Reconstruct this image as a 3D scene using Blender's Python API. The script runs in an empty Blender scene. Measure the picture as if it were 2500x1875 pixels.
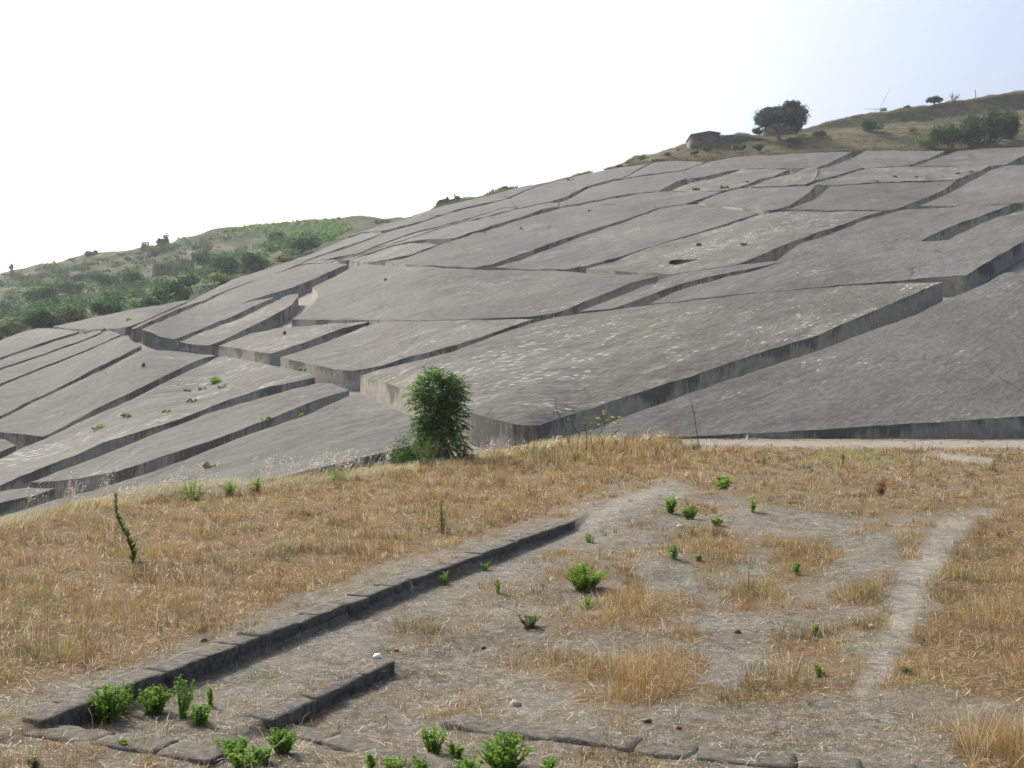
import bpy, math
import numpy as np
from mathutils import Vector
from mathutils.geometry import delaunay_2d_cdt
R = math.radians
scn = bpy.context.scene
# ------------------------------------------------------------ camera, sky, sun, exposure
F, CU, HV = 2400.0, 1250.0, 955.0        # focal length, centre column and horizon row of the 2500 px photograph
cd = bpy.data.cameras.new('camera'); cam = bpy.data.objects.new('camera', cd)
scn.collection.objects.link(cam); scn.camera = cam
cam.location = (0, 0, 0); cam.rotation_euler = (R(90), 0, 0)
cd.sensor_width = 36; cd.lens = 36*F/2500; cd.shift_y = (HV-937.5)/2500
cd.clip_start = 0.1; cd.clip_end = 8000
SUN_AZ, SUN_EL = -45.0, 44.0             # degrees left of straight ahead, above the horizon
w = bpy.data.worlds.new('World'); scn.world = w; w.use_nodes = True
nt = w.node_tree
sky = nt.nodes.new('ShaderNodeTexSky'); sky.sky_type = 'NISHITA'; sky.sun_disc = False
sky.sun_elevation = R(SUN_EL); sky.sun_rotation = R(SUN_AZ)
sky.air_density = 1.0; sky.dust_density = 10; sky.ozone_density = 2.2; sky.altitude = 0
nt.links.new(sky.outputs[0], nt.nodes['Background'].inputs[0])
nt.nodes['Background'].inputs[1].default_value = 0.15
sl = bpy.data.lights.new('sun', 'SUN'); so = bpy.data.objects.new('sun', sl); scn.collection.objects.link(so)
sl.energy = 2.1; sl.angle = R(0.6); sl.color = (1, 0.965, 0.89)
d_ = Vector((math.sin(R(SUN_AZ))*math.cos(R(SUN_EL)), math.cos(R(SUN_AZ))*math.cos(R(SUN_EL)), math.sin(R(SUN_EL))))
so.rotation_euler = d_.to_track_quat('Z', 'Y').to_euler(); so.location = d_*100
scn.view_settings.view_transform = 'Standard'; scn.view_settings.look = 'None'
scn.view_settings.exposure = 1.0; scn.view_settings.gamma = 1
rng = np.random.default_rng(7)
COL = scn.collection

# ------------------------------------------------------------ helpers
def tag(o, label=None, cat=None, group=None, kind=None):
    for k, v in (('label', label), ('category', cat), ('group', group), ('kind', kind)):
        if v: o[k] = v
    return o
def empty(name, loc):
    o = bpy.data.objects.new(name, None); o.location = [float(c) for c in loc]; COL.objects.link(o); return o
def mesh(name, V, faces, mat, parent=None, uv=None, col=None, smooth=False, loc=None):
    """faces: list of index lists or an (n,k) array; V in world space when loc is None, else relative to loc"""
    V = np.asarray(V, np.float64).reshape(-1, 3)
    m = bpy.data.meshes.new(name)
    if isinstance(faces, np.ndarray):
        k = faces.shape[1]; nf = len(faces); flat = faces.astype(np.int32).ravel()
        starts = np.arange(0, nf*k, k, dtype=np.int32)
    else:
        ln = np.array([len(f) for f in faces], np.int32); flat = np.concatenate([np.asarray(f, np.int32) for f in faces]); nf = len(faces)
        starts = np.concatenate([[0], np.cumsum(ln)[:-1]]).astype(np.int32)
    off = np.zeros(3)
    if parent is not None: off = np.array(parent['_w']) if '_w' in parent else np.array(parent.location)
    m.vertices.add(len(V)); m.vertices.foreach_set('co', (V-off).astype(np.float32).ravel())
    m.loops.add(len(flat)); m.loops.foreach_set('vertex_index', flat)
    m.polygons.add(nf); m.polygons.foreach_set('loop_start', starts)
    if smooth: m.polygons.foreach_set('use_smooth', np.ones(nf, bool))
    m.update(calc_edges=True)
    if uv is not None:
        l = m.uv_layers.new(name='UVMap'); l.data.foreach_set('uv', np.asarray(uv, np.float32)[flat].ravel())
    if col is not None:
        a = m.color_attributes.new('tint', 'FLOAT_COLOR', 'POINT'); c = np.ones((len(V), 4), np.float32); c[:, :3] = col
        a.data.foreach_set('color', c.ravel())
    m.validate()
    mats = mat if isinstance(mat, (list, tuple)) else [mat]
    for x in mats: m.materials.append(x)
    o = bpy.data.objects.new(name, m); COL.objects.link(o)
    if parent is not None: o.parent = parent
    return o
_ph = np.random.default_rng(3)
_D = _ph.normal(size=(64, 2)); _D /= np.linalg.norm(_D, axis=1)[:, None]; _P = _ph.uniform(0, 6.28, 64)
def fbm(x, y, wl, octs=4, seed=0):
    """smooth pseudo noise about -1..1, wl = wavelength in metres"""
    r = 0; a = 1.0; tot = 0
    for o in range(octs):
        k = 6.28/wl*(1.93**o)
        for j in range(3):
            i = (seed*7+o*5+j*11) % 64
            ph = 1.3*np.sin(k*0.37*(x*_D[(i+5) % 64, 0]+y*_D[(i+5) % 64, 1])+_P[(i+9) % 64])
            r = r + a*np.sin(k*(x*_D[i, 0]+y*_D[i, 1])+_P[i]+ph)/2.0
        tot += a; a *= 0.55
    return r/tot
def sstep(a, b, x):
    t = np.clip((x-a)/(b-a), 0, 1); return t*t*(3-2*t)
def inpoly(u, v, poly):
    P = np.asarray(poly, float); c = np.zeros(np.shape(u), bool); j = len(P)-1
    for i in range(len(P)):
        a, b = P[i], P[j]
        if a[1] != b[1]: c ^= ((a[1] > v) != (b[1] > v)) & (u < (b[0]-a[0])*(v-a[1])/(b[1]-a[1])+a[0])
        j = i
    return c
# ------------------------------------------------------------ the lie of the land
CP = [(1290,1040,57),(1400,1068,60),(1700,1062,62),(2000,1048,62),(2500,1015,62),(2700,1000,62),(880,917,92),(1012,958,74),(663,862,112),(340,805,128),(102,1066,90),(0,1240,60),(-300,1250,58),(-300,1050,90),(500,1210,50),(800,1138,52),(1050,1060,58),(0,832,165),(200,800,165),(460,735,200),(650,655,235),(850,580,275),(1000,530,295),(1250,461,305),(1500,410,305),(1800,382,298),(2100,369,290),(2480,360,285),(2700,352,285),(2500,588,112),(2300,690,98),(1600,742,108),(1000,651,165),(1250,800,102),(2350,450,195),(1900,550,150),(1400,560,190),(1600,850,82),(500,999,88),(-300,830,165)]
_C = np.array(CP, float); _A = _C[:, :2]/500
def _phi(r): return np.where(r > 0, r*r*np.log(np.maximum(r, 1e-9)), 0)
_n = len(_C); _K = _phi(np.linalg.norm(_A[:, None]-_A[None], axis=2))+np.eye(_n)*0.02
_B = np.c_[np.ones(_n), _A]
_W = np.linalg.solve(np.block([[_K, _B], [_B.T, np.zeros((3, 3))]]), np.r_[1000/_C[:, 2], 0, 0, 0])
def depth(u, v):
    B = np.stack([np.asarray(u, float)/500, np.asarray(v, float)/500], -1)
    q = _phi(np.linalg.norm(B[..., None, :]-_A, axis=-1))@_W[:_n]+_W[_n]+B@_W[_n+1:]
    return 1000/np.maximum(q, 3.05)
def ray(u, v, d):
    u, v, d = np.broadcast_arrays(np.asarray(u, float), np.asarray(v, float), np.asarray(d, float))
    return np.stack([(u-CU)/F*d, d, (HV-v)/F*d], -1)
def top(u, v):                                   # point on the concrete surface seen at (u, v)
    return ray(u, v, depth(u, v))
LANE = 2.0                                       # the lanes lie two metres below the block tops
# terrace: edge line in plan, low walls
EDGE = np.array([(-60, 12), (-16, 18.5), (-10.9, 21.5), (-10.7, 27), (-8, 30.5), (-5.1, 36), (-2.7, 44), (0.6, 52), (4, 58), (6, 66), (7, 90)], float)
def edge_dist(x, y):                             # > 0 beyond the terrace edge (to the left of the line)
    best = np.full(np.shape(x), 1e9); sg = np.zeros(np.shape(x))
    for a, b in zip(EDGE[:-1], EDGE[1:]):
        ab = b-a; L = ab@ab
        t = np.clip(((x-a[0])*ab[0]+(y-a[1])*ab[1])/L, 0, 1)
        dx = x-a[0]-t*ab[0]; dy = y-a[1]-t*ab[1]; dd = np.hypot(dx, dy)
        s = ab[0]*(y-a[1])-ab[1]*(x-a[0])
        m = dd < best; best = np.where(m, dd, best); sg = np.where(m, np.sign(s), sg)
    return best*sg
def flat(u, v, z): y = z*F/(HV-v); return np.array([(u-CU)/F*y, y])
W1 = [flat(60, 1757, -2.97), flat(205, 1702, -2.97), flat(1150, 1354, -2.97), flat(1385, 1271, -2.95)]
W2 = [flat(75, 1782, -3.05), flat(180, 1805, -3.08), flat(300, 1835, -3.12), flat(540, 1890, -3.18)]
W3 = [flat(625, 1766, -3.22), flat(932, 1617, -3.20)]
def seg_side(x, y, P):                           # signed distance (right of the line > 0) and position along it
    a, b = P[0], P[-1]; t = b-a; L = np.hypot(*t); t = t/L
    return (x-a[0])*t[1]-(y-a[1])*t[0], (x-a[0])*t[0]+(y-a[1])*t[1], L
def H(x, y):
    x = np.asarray(x, float); y = np.asarray(y, float)
    sw, _t, _l = seg_side(x, y, W1)
    z = -3.0+0.045*fbm(x, y, 5.0, 3, 1)*sstep(6, 14, y)*(1-.9*(1-sstep(.3, 1.8, np.abs(sw))))
    s1, t1, L1 = seg_side(x, y, W1)
    low = sstep(0.08, 0.18, s1)*(1-sstep(L1-0.3, L1+1.8, t1+0*x))*(1-0.35*sstep(4, 12, s1))
    s2, t2, L2 = seg_side(x, y, W2)              # nearer than this course the ground is higher again
    low = low*(1-0.75*sstep(-.16, -.02, s2)*(t2 < L2+1.2)*(1-sstep(L2-.6, L2+1.2, t2)))
    z = z-0.17*low
    s3, t3, L3 = seg_side(x, y, W3)
    z = z-0.15*np.clip((s3-.08+.5*sstep(L3-.05, L3+.15, t3))/(.10+1.6*sstep(L3-.05, L3+.15, t3)), 0, 1)*sstep(-1.0, 0.3, t3)*(1-sstep(L3+.3, L3+2.0, t3))*(1-sstep(0.8, 3.5, s3))
    # earth banks and hollows in the dug area
    z = z+0.10*fbm(x, y, 3.6, 3, 4)*sstep(0.6, 2.5, s1)*sstep(9, 13, y)*(1-sstep(30, 38, y))
    z = z+0.14*np.exp(-((x-2.6)/1.3)**2-((y-25)/3.5)**2)
    z = z+0.020*fbm(x, y, 0.75, 4, 2)*(.35+.65*sstep(.3, .9, np.abs(sw)))
    e = edge_dist(x, y)
    z = z-0.62*np.maximum(e, 0)*sstep(0, 1.5, e)+(0.22-.20*sstep(-8, -3, x))*np.exp(-(e/1.4)**2)*(0.5+0.5*fbm(x, y, 6, 2, 8))
    return np.maximum(z, -11)
def at(u, v):
    y = 3.1*F/(v-HV)
    for _ in range(25):
        y = 0.5*y+0.5*(-float(H((u-CU)/F*y, y)))*F/(v-HV)
    x = (u-CU)/F*y
    return np.array([x, y, float(H(x, y))])

W5 = [at(*q)[:2] for q in ((672, 1778), (800, 1808), (900, 1836), (1100, 1890))]
W4 = [at(*q)[:2] for q in ((1100, 1768), (1300, 1795), (1600, 1833), (1900, 1860), (2420, 1900))]
# ------------------------------------------------------------ materials
def mat(name, rough=0.9, spec=0.2):
    m = bpy.data.materials.new(name); m.use_nodes = True
    b = m.node_tree.nodes['Principled BSDF']; b.inputs['Roughness'].default_value = rough
    b.inputs['Specular IOR Level'].default_value = spec
    return m, m.node_tree, b
class NT:
    def __init__(s, t): s.t = t
    def n(s, typ, **kw):
        x = s.t.nodes.new(typ)
        for k, v in kw.items():
            if k.startswith('i_'): x.inputs[k[2:].replace('_', ' ')].default_value = v
            else: setattr(x, k, v)
        return x
    def l(s, a, b): s.t.links.new(a, b)
    def coord(s, kind='Object', scale=(1, 1, 1), rot=(0, 0, 0)):
        c = s.n('ShaderNodeTexCoord') if kind != 'pos' else s.n('ShaderNodeNewGeometry')
        src = c.outputs['Position' if kind == 'pos' else kind]
        if any(rot):
            r0 = s.n('ShaderNodeMapping'); r0.inputs['Rotation'].default_value = rot; s.l(src, r0.inputs[0]); src = r0.outputs[0]
        mp = s.n('ShaderNodeMapping'); mp.inputs['Scale'].default_value = scale
        s.l(src, mp.inputs[0]); return mp.outputs[0]
    def noise(s, vec, scale, detail=5, rough=0.6):
        x = s.n('ShaderNodeTexNoise'); x.inputs['Scale'].default_value = scale; x.inputs['Detail'].default_value = detail
        x.inputs['Roughness'].default_value = rough; s.l(vec, x.inputs['Vector']); return x.outputs['Fac']
    def ramp(s, fac, stops):
        x = s.n('ShaderNodeValToRGB'); e = x.color_ramp.elements
        while len(e) < len(stops): e.new(0.5)
        for el, (p, c) in zip(e, stops):
            el.position = p; el.color = (*c, 1) if hasattr(c, '__len__') else (c, c, c, 1)
        s.l(fac, x.inputs[0]); return x.outputs[0]
    def mix(s, fac, a, b, mode='MIX'):
        x = s.n('ShaderNodeMix', data_type='RGBA', blend_type=mode)
        if isinstance(fac, (int, float)): x.inputs[0].default_value = fac
        else: s.l(fac, x.inputs[0])
        for i, c in ((6, a), (7, b)):
            if isinstance(c, tuple): x.inputs[i].default_value = (*c, 1)
            else: s.l(c, x.inputs[i])
        return x.outputs[2]
    def math(s, op, a, b=0.0):
        x = s.n('ShaderNodeMath', operation=op)
        for i, c in enumerate((a, b)):
            if isinstance(c, (int, float)): x.inputs[i].default_value = c
            else: s.l(c, x.inputs[i])
        return x.outputs[0]
    def bump(s, h, b, strength=0.5, dist=0.05):
        x = s.n('ShaderNodeBump'); x.inputs['Strength'].default_value = strength; x.inputs['Distance'].default_value = dist
        s.l(h, x.inputs['Height']); s.l(x.outputs[0], b.inputs['Normal'])

def concrete_top(name, fleck=0.5, ochre=0.3, tone=1.0, warm=0.0):
    m, t, b = mat(name, 0.92, 0.12); k = NT(t); RZ = (0, 0, R(-47))      # the slope's run-off follows the lanes
    p = k.coord('pos'); pf = k.coord('pos', (.30, 1, 1), RZ)
    big = k.noise(p, 0.05, 4, .6); mid = k.noise(pf, 0.50, 7, .72); fine = k.noise(k.coord('pos', (.4, 1, 1), RZ), 3.2, 5, .75)
    tone *= .60; g = lambda v: (v*tone*(.97+warm*.10), v*tone*(1.005+warm*.03), v*tone*(.93-warm*.09))
    c = k.ramp(mid, [(.30, g(.080)), (.5, g(.128)), (.70, g(.185))])
    c = k.mix(k.ramp(big, [(.38, 0.0), (.66, .65)]), c, g(.20)); c = k.mix(k.ramp(k.noise(pf, .14, 5, .7), [(.36, .5), (.5, 0.0)]), c, g(.085))
    oi = k.n('ShaderNodeObjectInfo'); c = k.mix(k.ramp(oi.outputs['Random'], [(0.0, 0.0), (1.0, .34)]), c, g(.075))
    ve = k.n('ShaderNodeTexVoronoi', feature='DISTANCE_TO_EDGE'); ve.inputs['Scale'].default_value = .085
    vw = k.n('ShaderNodeMix', data_type='VECTOR'); vw.inputs[0].default_value = .05; k.l(k.coord('pos', (.5, 1, 1), RZ), vw.inputs[4])
    nz = k.n('ShaderNodeTexNoise'); nz.inputs['Scale'].default_value = .25; k.l(p, nz.inputs['Vector']); sc_ = k.n('ShaderNodeVectorMath', operation='SCALE'); sc_.inputs['Scale'].default_value = 60; k.l(nz.outputs['Color'], sc_.inputs[0]); k.l(sc_.outputs[0], vw.inputs[5])
    k.l(vw.outputs[1], ve.inputs['Vector']); crk = k.math('MULTIPLY', k.ramp(ve.outputs['Distance'], [(.003, .5), (.009, 0.0)]), k.ramp(k.noise(p, .11, 3, .6), [(.47, 0.0), (.56, 1.0)]))
    c = k.mix(k.ramp(fine, [(.36, .55), (.52, 0.0)]), c, g(.062))
    c = k.mix(k.ramp(fine, [(.54, 0.0), (.70, .5)]), c, g(.25))
    st = k.noise(k.coord('pos', (.10, 1, .5), RZ), 1.3, 4, .65)          # dark run-off streaks
    c = k.mix(k.ramp(st, [(.54, 0.0), (.70, .40)]), c, g(.066))
    v = k.n('ShaderNodeTexVoronoi', feature='F1'); v.inputs['Scale'].default_value = 1.8; v.inputs['Randomness'].default_value = 1
    k.l(k.coord('pos', (.38, 1.0, .9), RZ), v.inputs['Vector'])
    warp = k.noise(p, 7.0, 4, .75)
    cell = k.math('ADD', v.outputs['Distance'], k.math('MULTIPLY', warp, 0.75))
    zone = k.noise(k.coord('pos', (.35, 1, 1), RZ), 0.13, 6, .78)         # peeled pale flakes, clustered
    zz = k.ramp(zone, [(.62-fleck*.20, 0.0), (.68-fleck*.18, 1.0)])
    thr = k.math('ADD', k.math('MULTIPLY', zz, 0.34), 0.36)
    fl = k.ramp(k.math('SUBTRACT', thr, cell), [(.0, 0.0), (.11, 1.0)])
    fl = k.math('MULTIPLY', fl, zz)
    c = k.mix(crk, c, g(.035))
    c = k.mix(k.math('MULTIPLY', fl, .8), c, g(.50))
    rag = k.noise(pf, 1.1, 8, .85)
    c = k.mix(k.math('MULTIPLY', k.ramp(rag, [(.46, 0.0), (.66, .75)]), zz), c, g(.30))
    if ochre > .02:
        och = k.ramp(k.noise(k.coord('pos', (.35, 1, 1), RZ), 0.30, 8, .80), [(.64-ochre*.14, 0.0), (.74-ochre*.14, .6)])
        c = k.mix(k.math('MULTIPLY', och, min(.9, ochre*1.4)), c, (.34*tone, .285*tone, .20*tone))
    k.l(c, b.inputs['Base Color'])
    h = k.math('ADD', k.noise(pf, 1.8, 6, .7), k.math('MULTIPLY', k.noise(k.coord('pos', (.45, 1, 1), RZ), .30, 4, .6), 2.4))
    k.bump(h, b, .62 if fleck != .34 else .45, .24)
    return m
M_TOP = [concrete_top('weathered_concrete', .30, .08, 1.0), concrete_top('flaked_concrete', .62, .22, 1.1, .3),
         concrete_top('dark_concrete', .34, .0, 1.0), concrete_top('lichen_concrete', .72, .62, 1.06, .25)]
def wall_mat():
    m, t, b = mat('stained_wall', .92, .1); k = NT(t)
    uvm = k.n('ShaderNodeTexCoord'); sep = k.n('ShaderNodeSeparateXYZ'); k.l(uvm.outputs['UV'], sep.inputs[0])
    mp = k.n('ShaderNodeMapping'); mp.inputs['Scale'].default_value = (1, .16, 1); k.l(uvm.outputs['UV'], mp.inputs[0])
    st = k.noise(mp.outputs[0], 2.6, 4, .7); st2 = k.noise(mp.outputs[0], 8, 3, .6)
    bg = k.noise(uvm.outputs['UV'], .13, 3, .6); bg2 = k.noise(uvm.outputs['UV'], .9, 4, .6)
    c = k.ramp(bg2, [(.3, (.20, .193, .165)), (.7, (.32, .31, .26))])
    depth_ = k.math('MULTIPLY', sep.outputs[1], .42)           # v = metres below the rim: drips start at the rim
    lim = k.math('ADD', k.math('MULTIPLY', st, 1.5), k.math('MULTIPLY', k.math('SUBTRACT', bg, .5), 5.0))
    drip = k.ramp(k.math('SUBTRACT', k.math('SUBTRACT', lim, .50), depth_), [(.0, 0.0), (.35, .85)])
    c = k.mix(drip, c, (.078, .080, .072))
    c = k.mix(k.ramp(st2, [(.36, .35), (.48, 0.0)]), c, (.09, .088, .075)); c = k.mix(k.ramp(st2, [(.56, 0.0), (.72, .4)]), c, (.42, .40, .33))
    k.l(c, b.inputs['Base Color']); k.bump(k.noise(uvm.outputs['UV'], 2.2, 5, .6), b, .5, .08)
    return m
M_WALL = wall_mat()
def simple(name, stops, scale=1.0, rough=.9, bump=.4, bd=.05, vec='pos', sc=(1, 1, 1), detail=6, spec=.2):
    m, t, b = mat(name, rough, spec); k = NT(t); p = k.coord(vec, sc)
    n = k.noise(p, scale, detail, .65); k.l(k.ramp(n, stops), b.inputs['Base Color'])
    if bump: k.bump(k.noise(p, scale*3, 5, .65), b, bump, bd)
    return m
M_LANE = simple('lane_concrete', [(.3, (.09, .088, .08)), (.7, (.16, .155, .14))], .8)
M_PATH = simple('pale_concrete_path', [(.3, (.30, .29, .26)), (.7, (.43, .42, .38))], 2.5, bump=.3, bd=.02)
M_TUFA = simple('dark_tufa', [(.30, (.048, .046, .038)), (.5, (.092, .088, .073)), (.68, (.15, .143, .12))], 14, bump=1.0, bd=.03)
M_STONE = simple('white_limestone', [(.3, (.42, .40, .36)), (.7, (.62, .60, .56))], 6, bump=.5, bd=.02)
M_TAN = simple('tan_stone', [(.3, (.32, .25, .17)), (.7, (.48, .39, .27))], 6, bump=.5, bd=.02)
M_BRICK = simple('red_brick', [(.3, (.10, .055, .04)), (.7, (.19, .10, .07))], 6)
M_RUIN = simple('ruined_masonry', [(.3, (.045, .035, .024)), (.55, (.095, .076, .054)), (.75, (.14, .115, .085))], 1.2, bump=.8, bd=.2)
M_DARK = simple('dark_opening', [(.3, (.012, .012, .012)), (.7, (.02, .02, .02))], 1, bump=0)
M_ROOF = simple('mossy_roof', [(.3, (.05, .065, .045)), (.7, (.09, .085, .06))], 1)
M_BARK = simple('bark', [(.3, (.07, .055, .04)), (.7, (.15, .125, .095))], 4, bump=.6)
M_GREYBARK = simple('bleached_wood', [(.3, (.16, .15, .14)), (.7, (.28, .27, .25))], 4)
M_WHITE = simple('white_paint', [(.3, (.24, .25, .27)), (.7, (.28, .29, .31))], 1, .5, 0)
M_BLUE = simple('blue_grey_sheet', [(.3, (.05, .06, .11)), (.7, (.08, .09, .15))], .8)
M_METAL = simple('grey_metal', [(.3, (.22, .22, .23)), (.7, (.32, .32, .33))], 2, .6, 0)
M_PLASTIC = simple('white_plastic', [(.3, (.6, .6, .6)), (.7, (.75, .75, .75))], 12, .5, .5, .02)
def leafmat(name, c1, c2, c3=None, trans=.25):
    m, t, b = mat(name, .7, .08); k = NT(t)
    g = k.n('ShaderNodeNewGeometry'); r = g.outputs['Random Per Island']
    st = [(0, c1), (.75, c2)] + ([(1, c3)] if c3 else [])
    n = k.noise(k.coord('Object'), .5, 2); c = k.ramp(r, st)
    c = k.mix(k.ramp(n, [(.35, .35), (.65, 0.0)]), c, tuple(v*.6 for v in c1))
    k.l(c, b.inputs['Base Color'])
    tr = k.n('ShaderNodeBsdfTranslucent'); k.l(c, tr.inputs[0]); mx = k.n('ShaderNodeMixShader'); mx.inputs[0].default_value = trans
    out = t.nodes['Material Output']; k.l(b.outputs[0], mx.inputs[1]); k.l(tr.outputs[0], mx.inputs[2]); k.l(mx.outputs[0], out.inputs[0])
    return m
L_FAR = leafmat('scrub_leaf', (.018, .066, .018), (.044, .135, .030), (.09, .19, .04), .35)
L_PINE = leafmat('pine_needle', (.010, .032, .010), (.024, .066, .020))
L_DARK = leafmat('dark_scrub_leaf', (.013, .042, .013), (.032, .092, .024), (.07, .13, .035), .25)
L_GREY = leafmat('grey_green_leaf', (.10, .15, .10), (.20, .27, .19))
L_OLIVE = leafmat('olive_leaf', (.09, .14, .04), (.18, .23, .075), None, .35)
L_VINE = leafmat('vine_leaf', (.09, .21, .05), (.19, .36, .09))
L_TREE = leafmat('ailanthus_leaf', (.030, .10, .018), (.095, .24, .038), (.30, .30, .07), .45)
L_WEED = leafmat('weed_leaf', (.10, .23, .030), (.22, .40, .06), (.38, .46, .10), .55)
L_LIME = leafmat('lime_weed_leaf', (.14, .26, .035), (.26, .42, .07), (.38, .48, .12), .5)
L_DULL = leafmat('dull_weed_leaf', (.07, .11, .03), (.15, .20, .06), (.22, .24, .09), .4)
L_FENNEL = leafmat('fennel_leaf', (.10, .15, .06), (.20, .25, .10), (.28, .28, .12), .3)
L_BROWN = leafmat('dry_stalk', (.14, .07, .035), (.25, .14, .07), (.32, .2, .1), .1)
L_STRAW = leafmat('straw_tuft', (.15, .125, .065), (.26, .22, .12), (.34, .30, .18), .2)
L_YELLOW = leafmat('yellow_flower', (.45, .40, .05), (.6, .55, .1))
def tintmat(name, trans=.2):
    m, t, b = mat(name, .55, .3); k = NT(t); a = k.n('ShaderNodeVertexColor'); a.layer_name = 'tint'
    k.l(a.outputs[0], b.inputs['Base Color'])
    tr = k.n('ShaderNodeBsdfTranslucent'); k.l(a.outputs[0], tr.inputs[0]); mx = k.n('ShaderNodeMixShader'); mx.inputs[0].default_value = trans
    k.l(b.outputs[0], mx.inputs[1]); k.l(tr.outputs[0], mx.inputs[2]); k.l(mx.outputs[0], t.nodes['Material Output'].inputs[0])
    return m
M_GRASS = tintmat('dry_grass', .3)
def ground_mat():
    m, t, b = mat('stony_soil', .95, .1); k = NT(t); p = k.coord('pos')
    a = k.n('ShaderNodeVertexColor'); a.layer_name = 'tint'; sp = k.n('ShaderNodeSeparateColor'); k.l(a.outputs[0], sp.inputs[0])
    grit = k.noise(p, 38, 4, .8); med = k.noise(p, 3.5, 6, .7); big = k.noise(p, .6, 4, .6)
    c = k.ramp(grit, [(.30, (.068, .068, .058)), (.48, (.155, .155, .135)), (.60, (.22, .22, .192)), (.70, (.44, .44, .40))])
    ch = k.noise(p, 5.5, 8, .85); c = k.mix(k.ramp(ch, [(.40, .85), (.49, 0.0)]), c, (.060, .052, .038)); c = k.mix(k.ramp(ch, [(.53, 0.0), (.62, .75)]), c, (.34, .335, .295))
    dp_ = k.noise(p, .9, 6, .75); c = k.mix(k.ramp(dp_, [(.50, 0.0), (.60, .55)]), c, k.ramp(k.noise(p, 9, 6, .85), [(.38, (.035, .027, .018)), (.55, (.13, .095, .06)), (.66, (.30, .24, .16))]))
    c = k.mix(k.ramp(k.noise(p, 10, 5, .8), [(.38, .5), (.50, 0.0)]), c, (.080, .078, .067)); c = k.mix(k.ramp(k.noise(p, 13, 5, .8), [(.54, 0.0), (.64, .6)]), c, (.36, .35, .305)); c = k.mix(k.ramp(med, [(.38, .5), (.52, 0.0)]), c, (.095, .088, .072))
    c = k.mix(k.ramp(big, [(.45, 0.0), (.65, .3)]), c, (.22, .21, .17))
    lit = k.ramp(k.noise(p, 24, 5, .8), [(.3, (.042, .030, .016)), (.5, (.115, .080, .040)), (.66, (.30, .235, .13))])
    c = k.mix(sp.outputs[0], c, lit)
    moss = k.ramp(k.noise(p, 2.1, 6, .75), [(.56, 0.0), (.64, .8)])
    c = k.mix(k.math('MULTIPLY', moss, sp.outputs[1]), c, (.075, .095, .035))
    c = k.mix(k.math('MULTIPLY', sp.outputs[2], k.ramp(med, [(.35, .12), (.65, .60)])), c, k.ramp(k.noise(p, 14, 5, .8), [(.3, (.20, .185, .15)), (.5, (.30, .28, .235)), (.7, (.42, .40, .345))]))
    k.l(c, b.inputs['Base Color'])
    mid2 = k.noise(p, 11, 5, .8); k.bump(k.math('ADD', k.math('MULTIPLY', grit, .35), k.math('ADD', med, k.math('MULTIPLY', mid2, .7))), b, 1.0, .085)
    return m
M_GROUND = ground_mat()
def hillmat(name, dry, scrub, bias, patch=.035):
    m, t, b = mat(name, .95, .1); k = NT(t); p = k.coord('pos', (1, .8, 1.6))
    a = k.noise(p, patch, 6, .72); f = k.noise(p, .55, 6, .8); g2 = k.noise(p, .16, 5, .7)
    c = k.ramp(f, [(.3, tuple(v*.55 for v in dry)), (.5, dry), (.72, tuple(min(1, v*1.45) for v in dry))])
    s = k.ramp(f, [(.3, tuple(v*.5 for v in scrub)), (.7, tuple(v*1.4 for v in scrub))])
    c = k.mix(k.ramp(a, [(bias-.08, 0.0), (bias+.05, 1.0)]), s, c)
    c = k.mix(k.ramp(g2, [(.50, 0.0), (.58, .8)]), c, tuple(v*.75 for v in scrub)); c = k.mix(k.ramp(k.noise(p, .09, 5, .75), [(.56, 0.0), (.64, .6)]), c, tuple(min(1, v*1.5) for v in dry))
    k.l(c, b.inputs['Base Color']); k.bump(f, b, 1.0, 1.2)
    return m
M_HILL = hillmat('dry_hillside', (.120, .100, .055), (.034, .045, .020), .50, .03)
M_HILL_L = hillmat('green_hillside', (.120, .100, .052), (.026, .050, .018), .58, .05)

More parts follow.
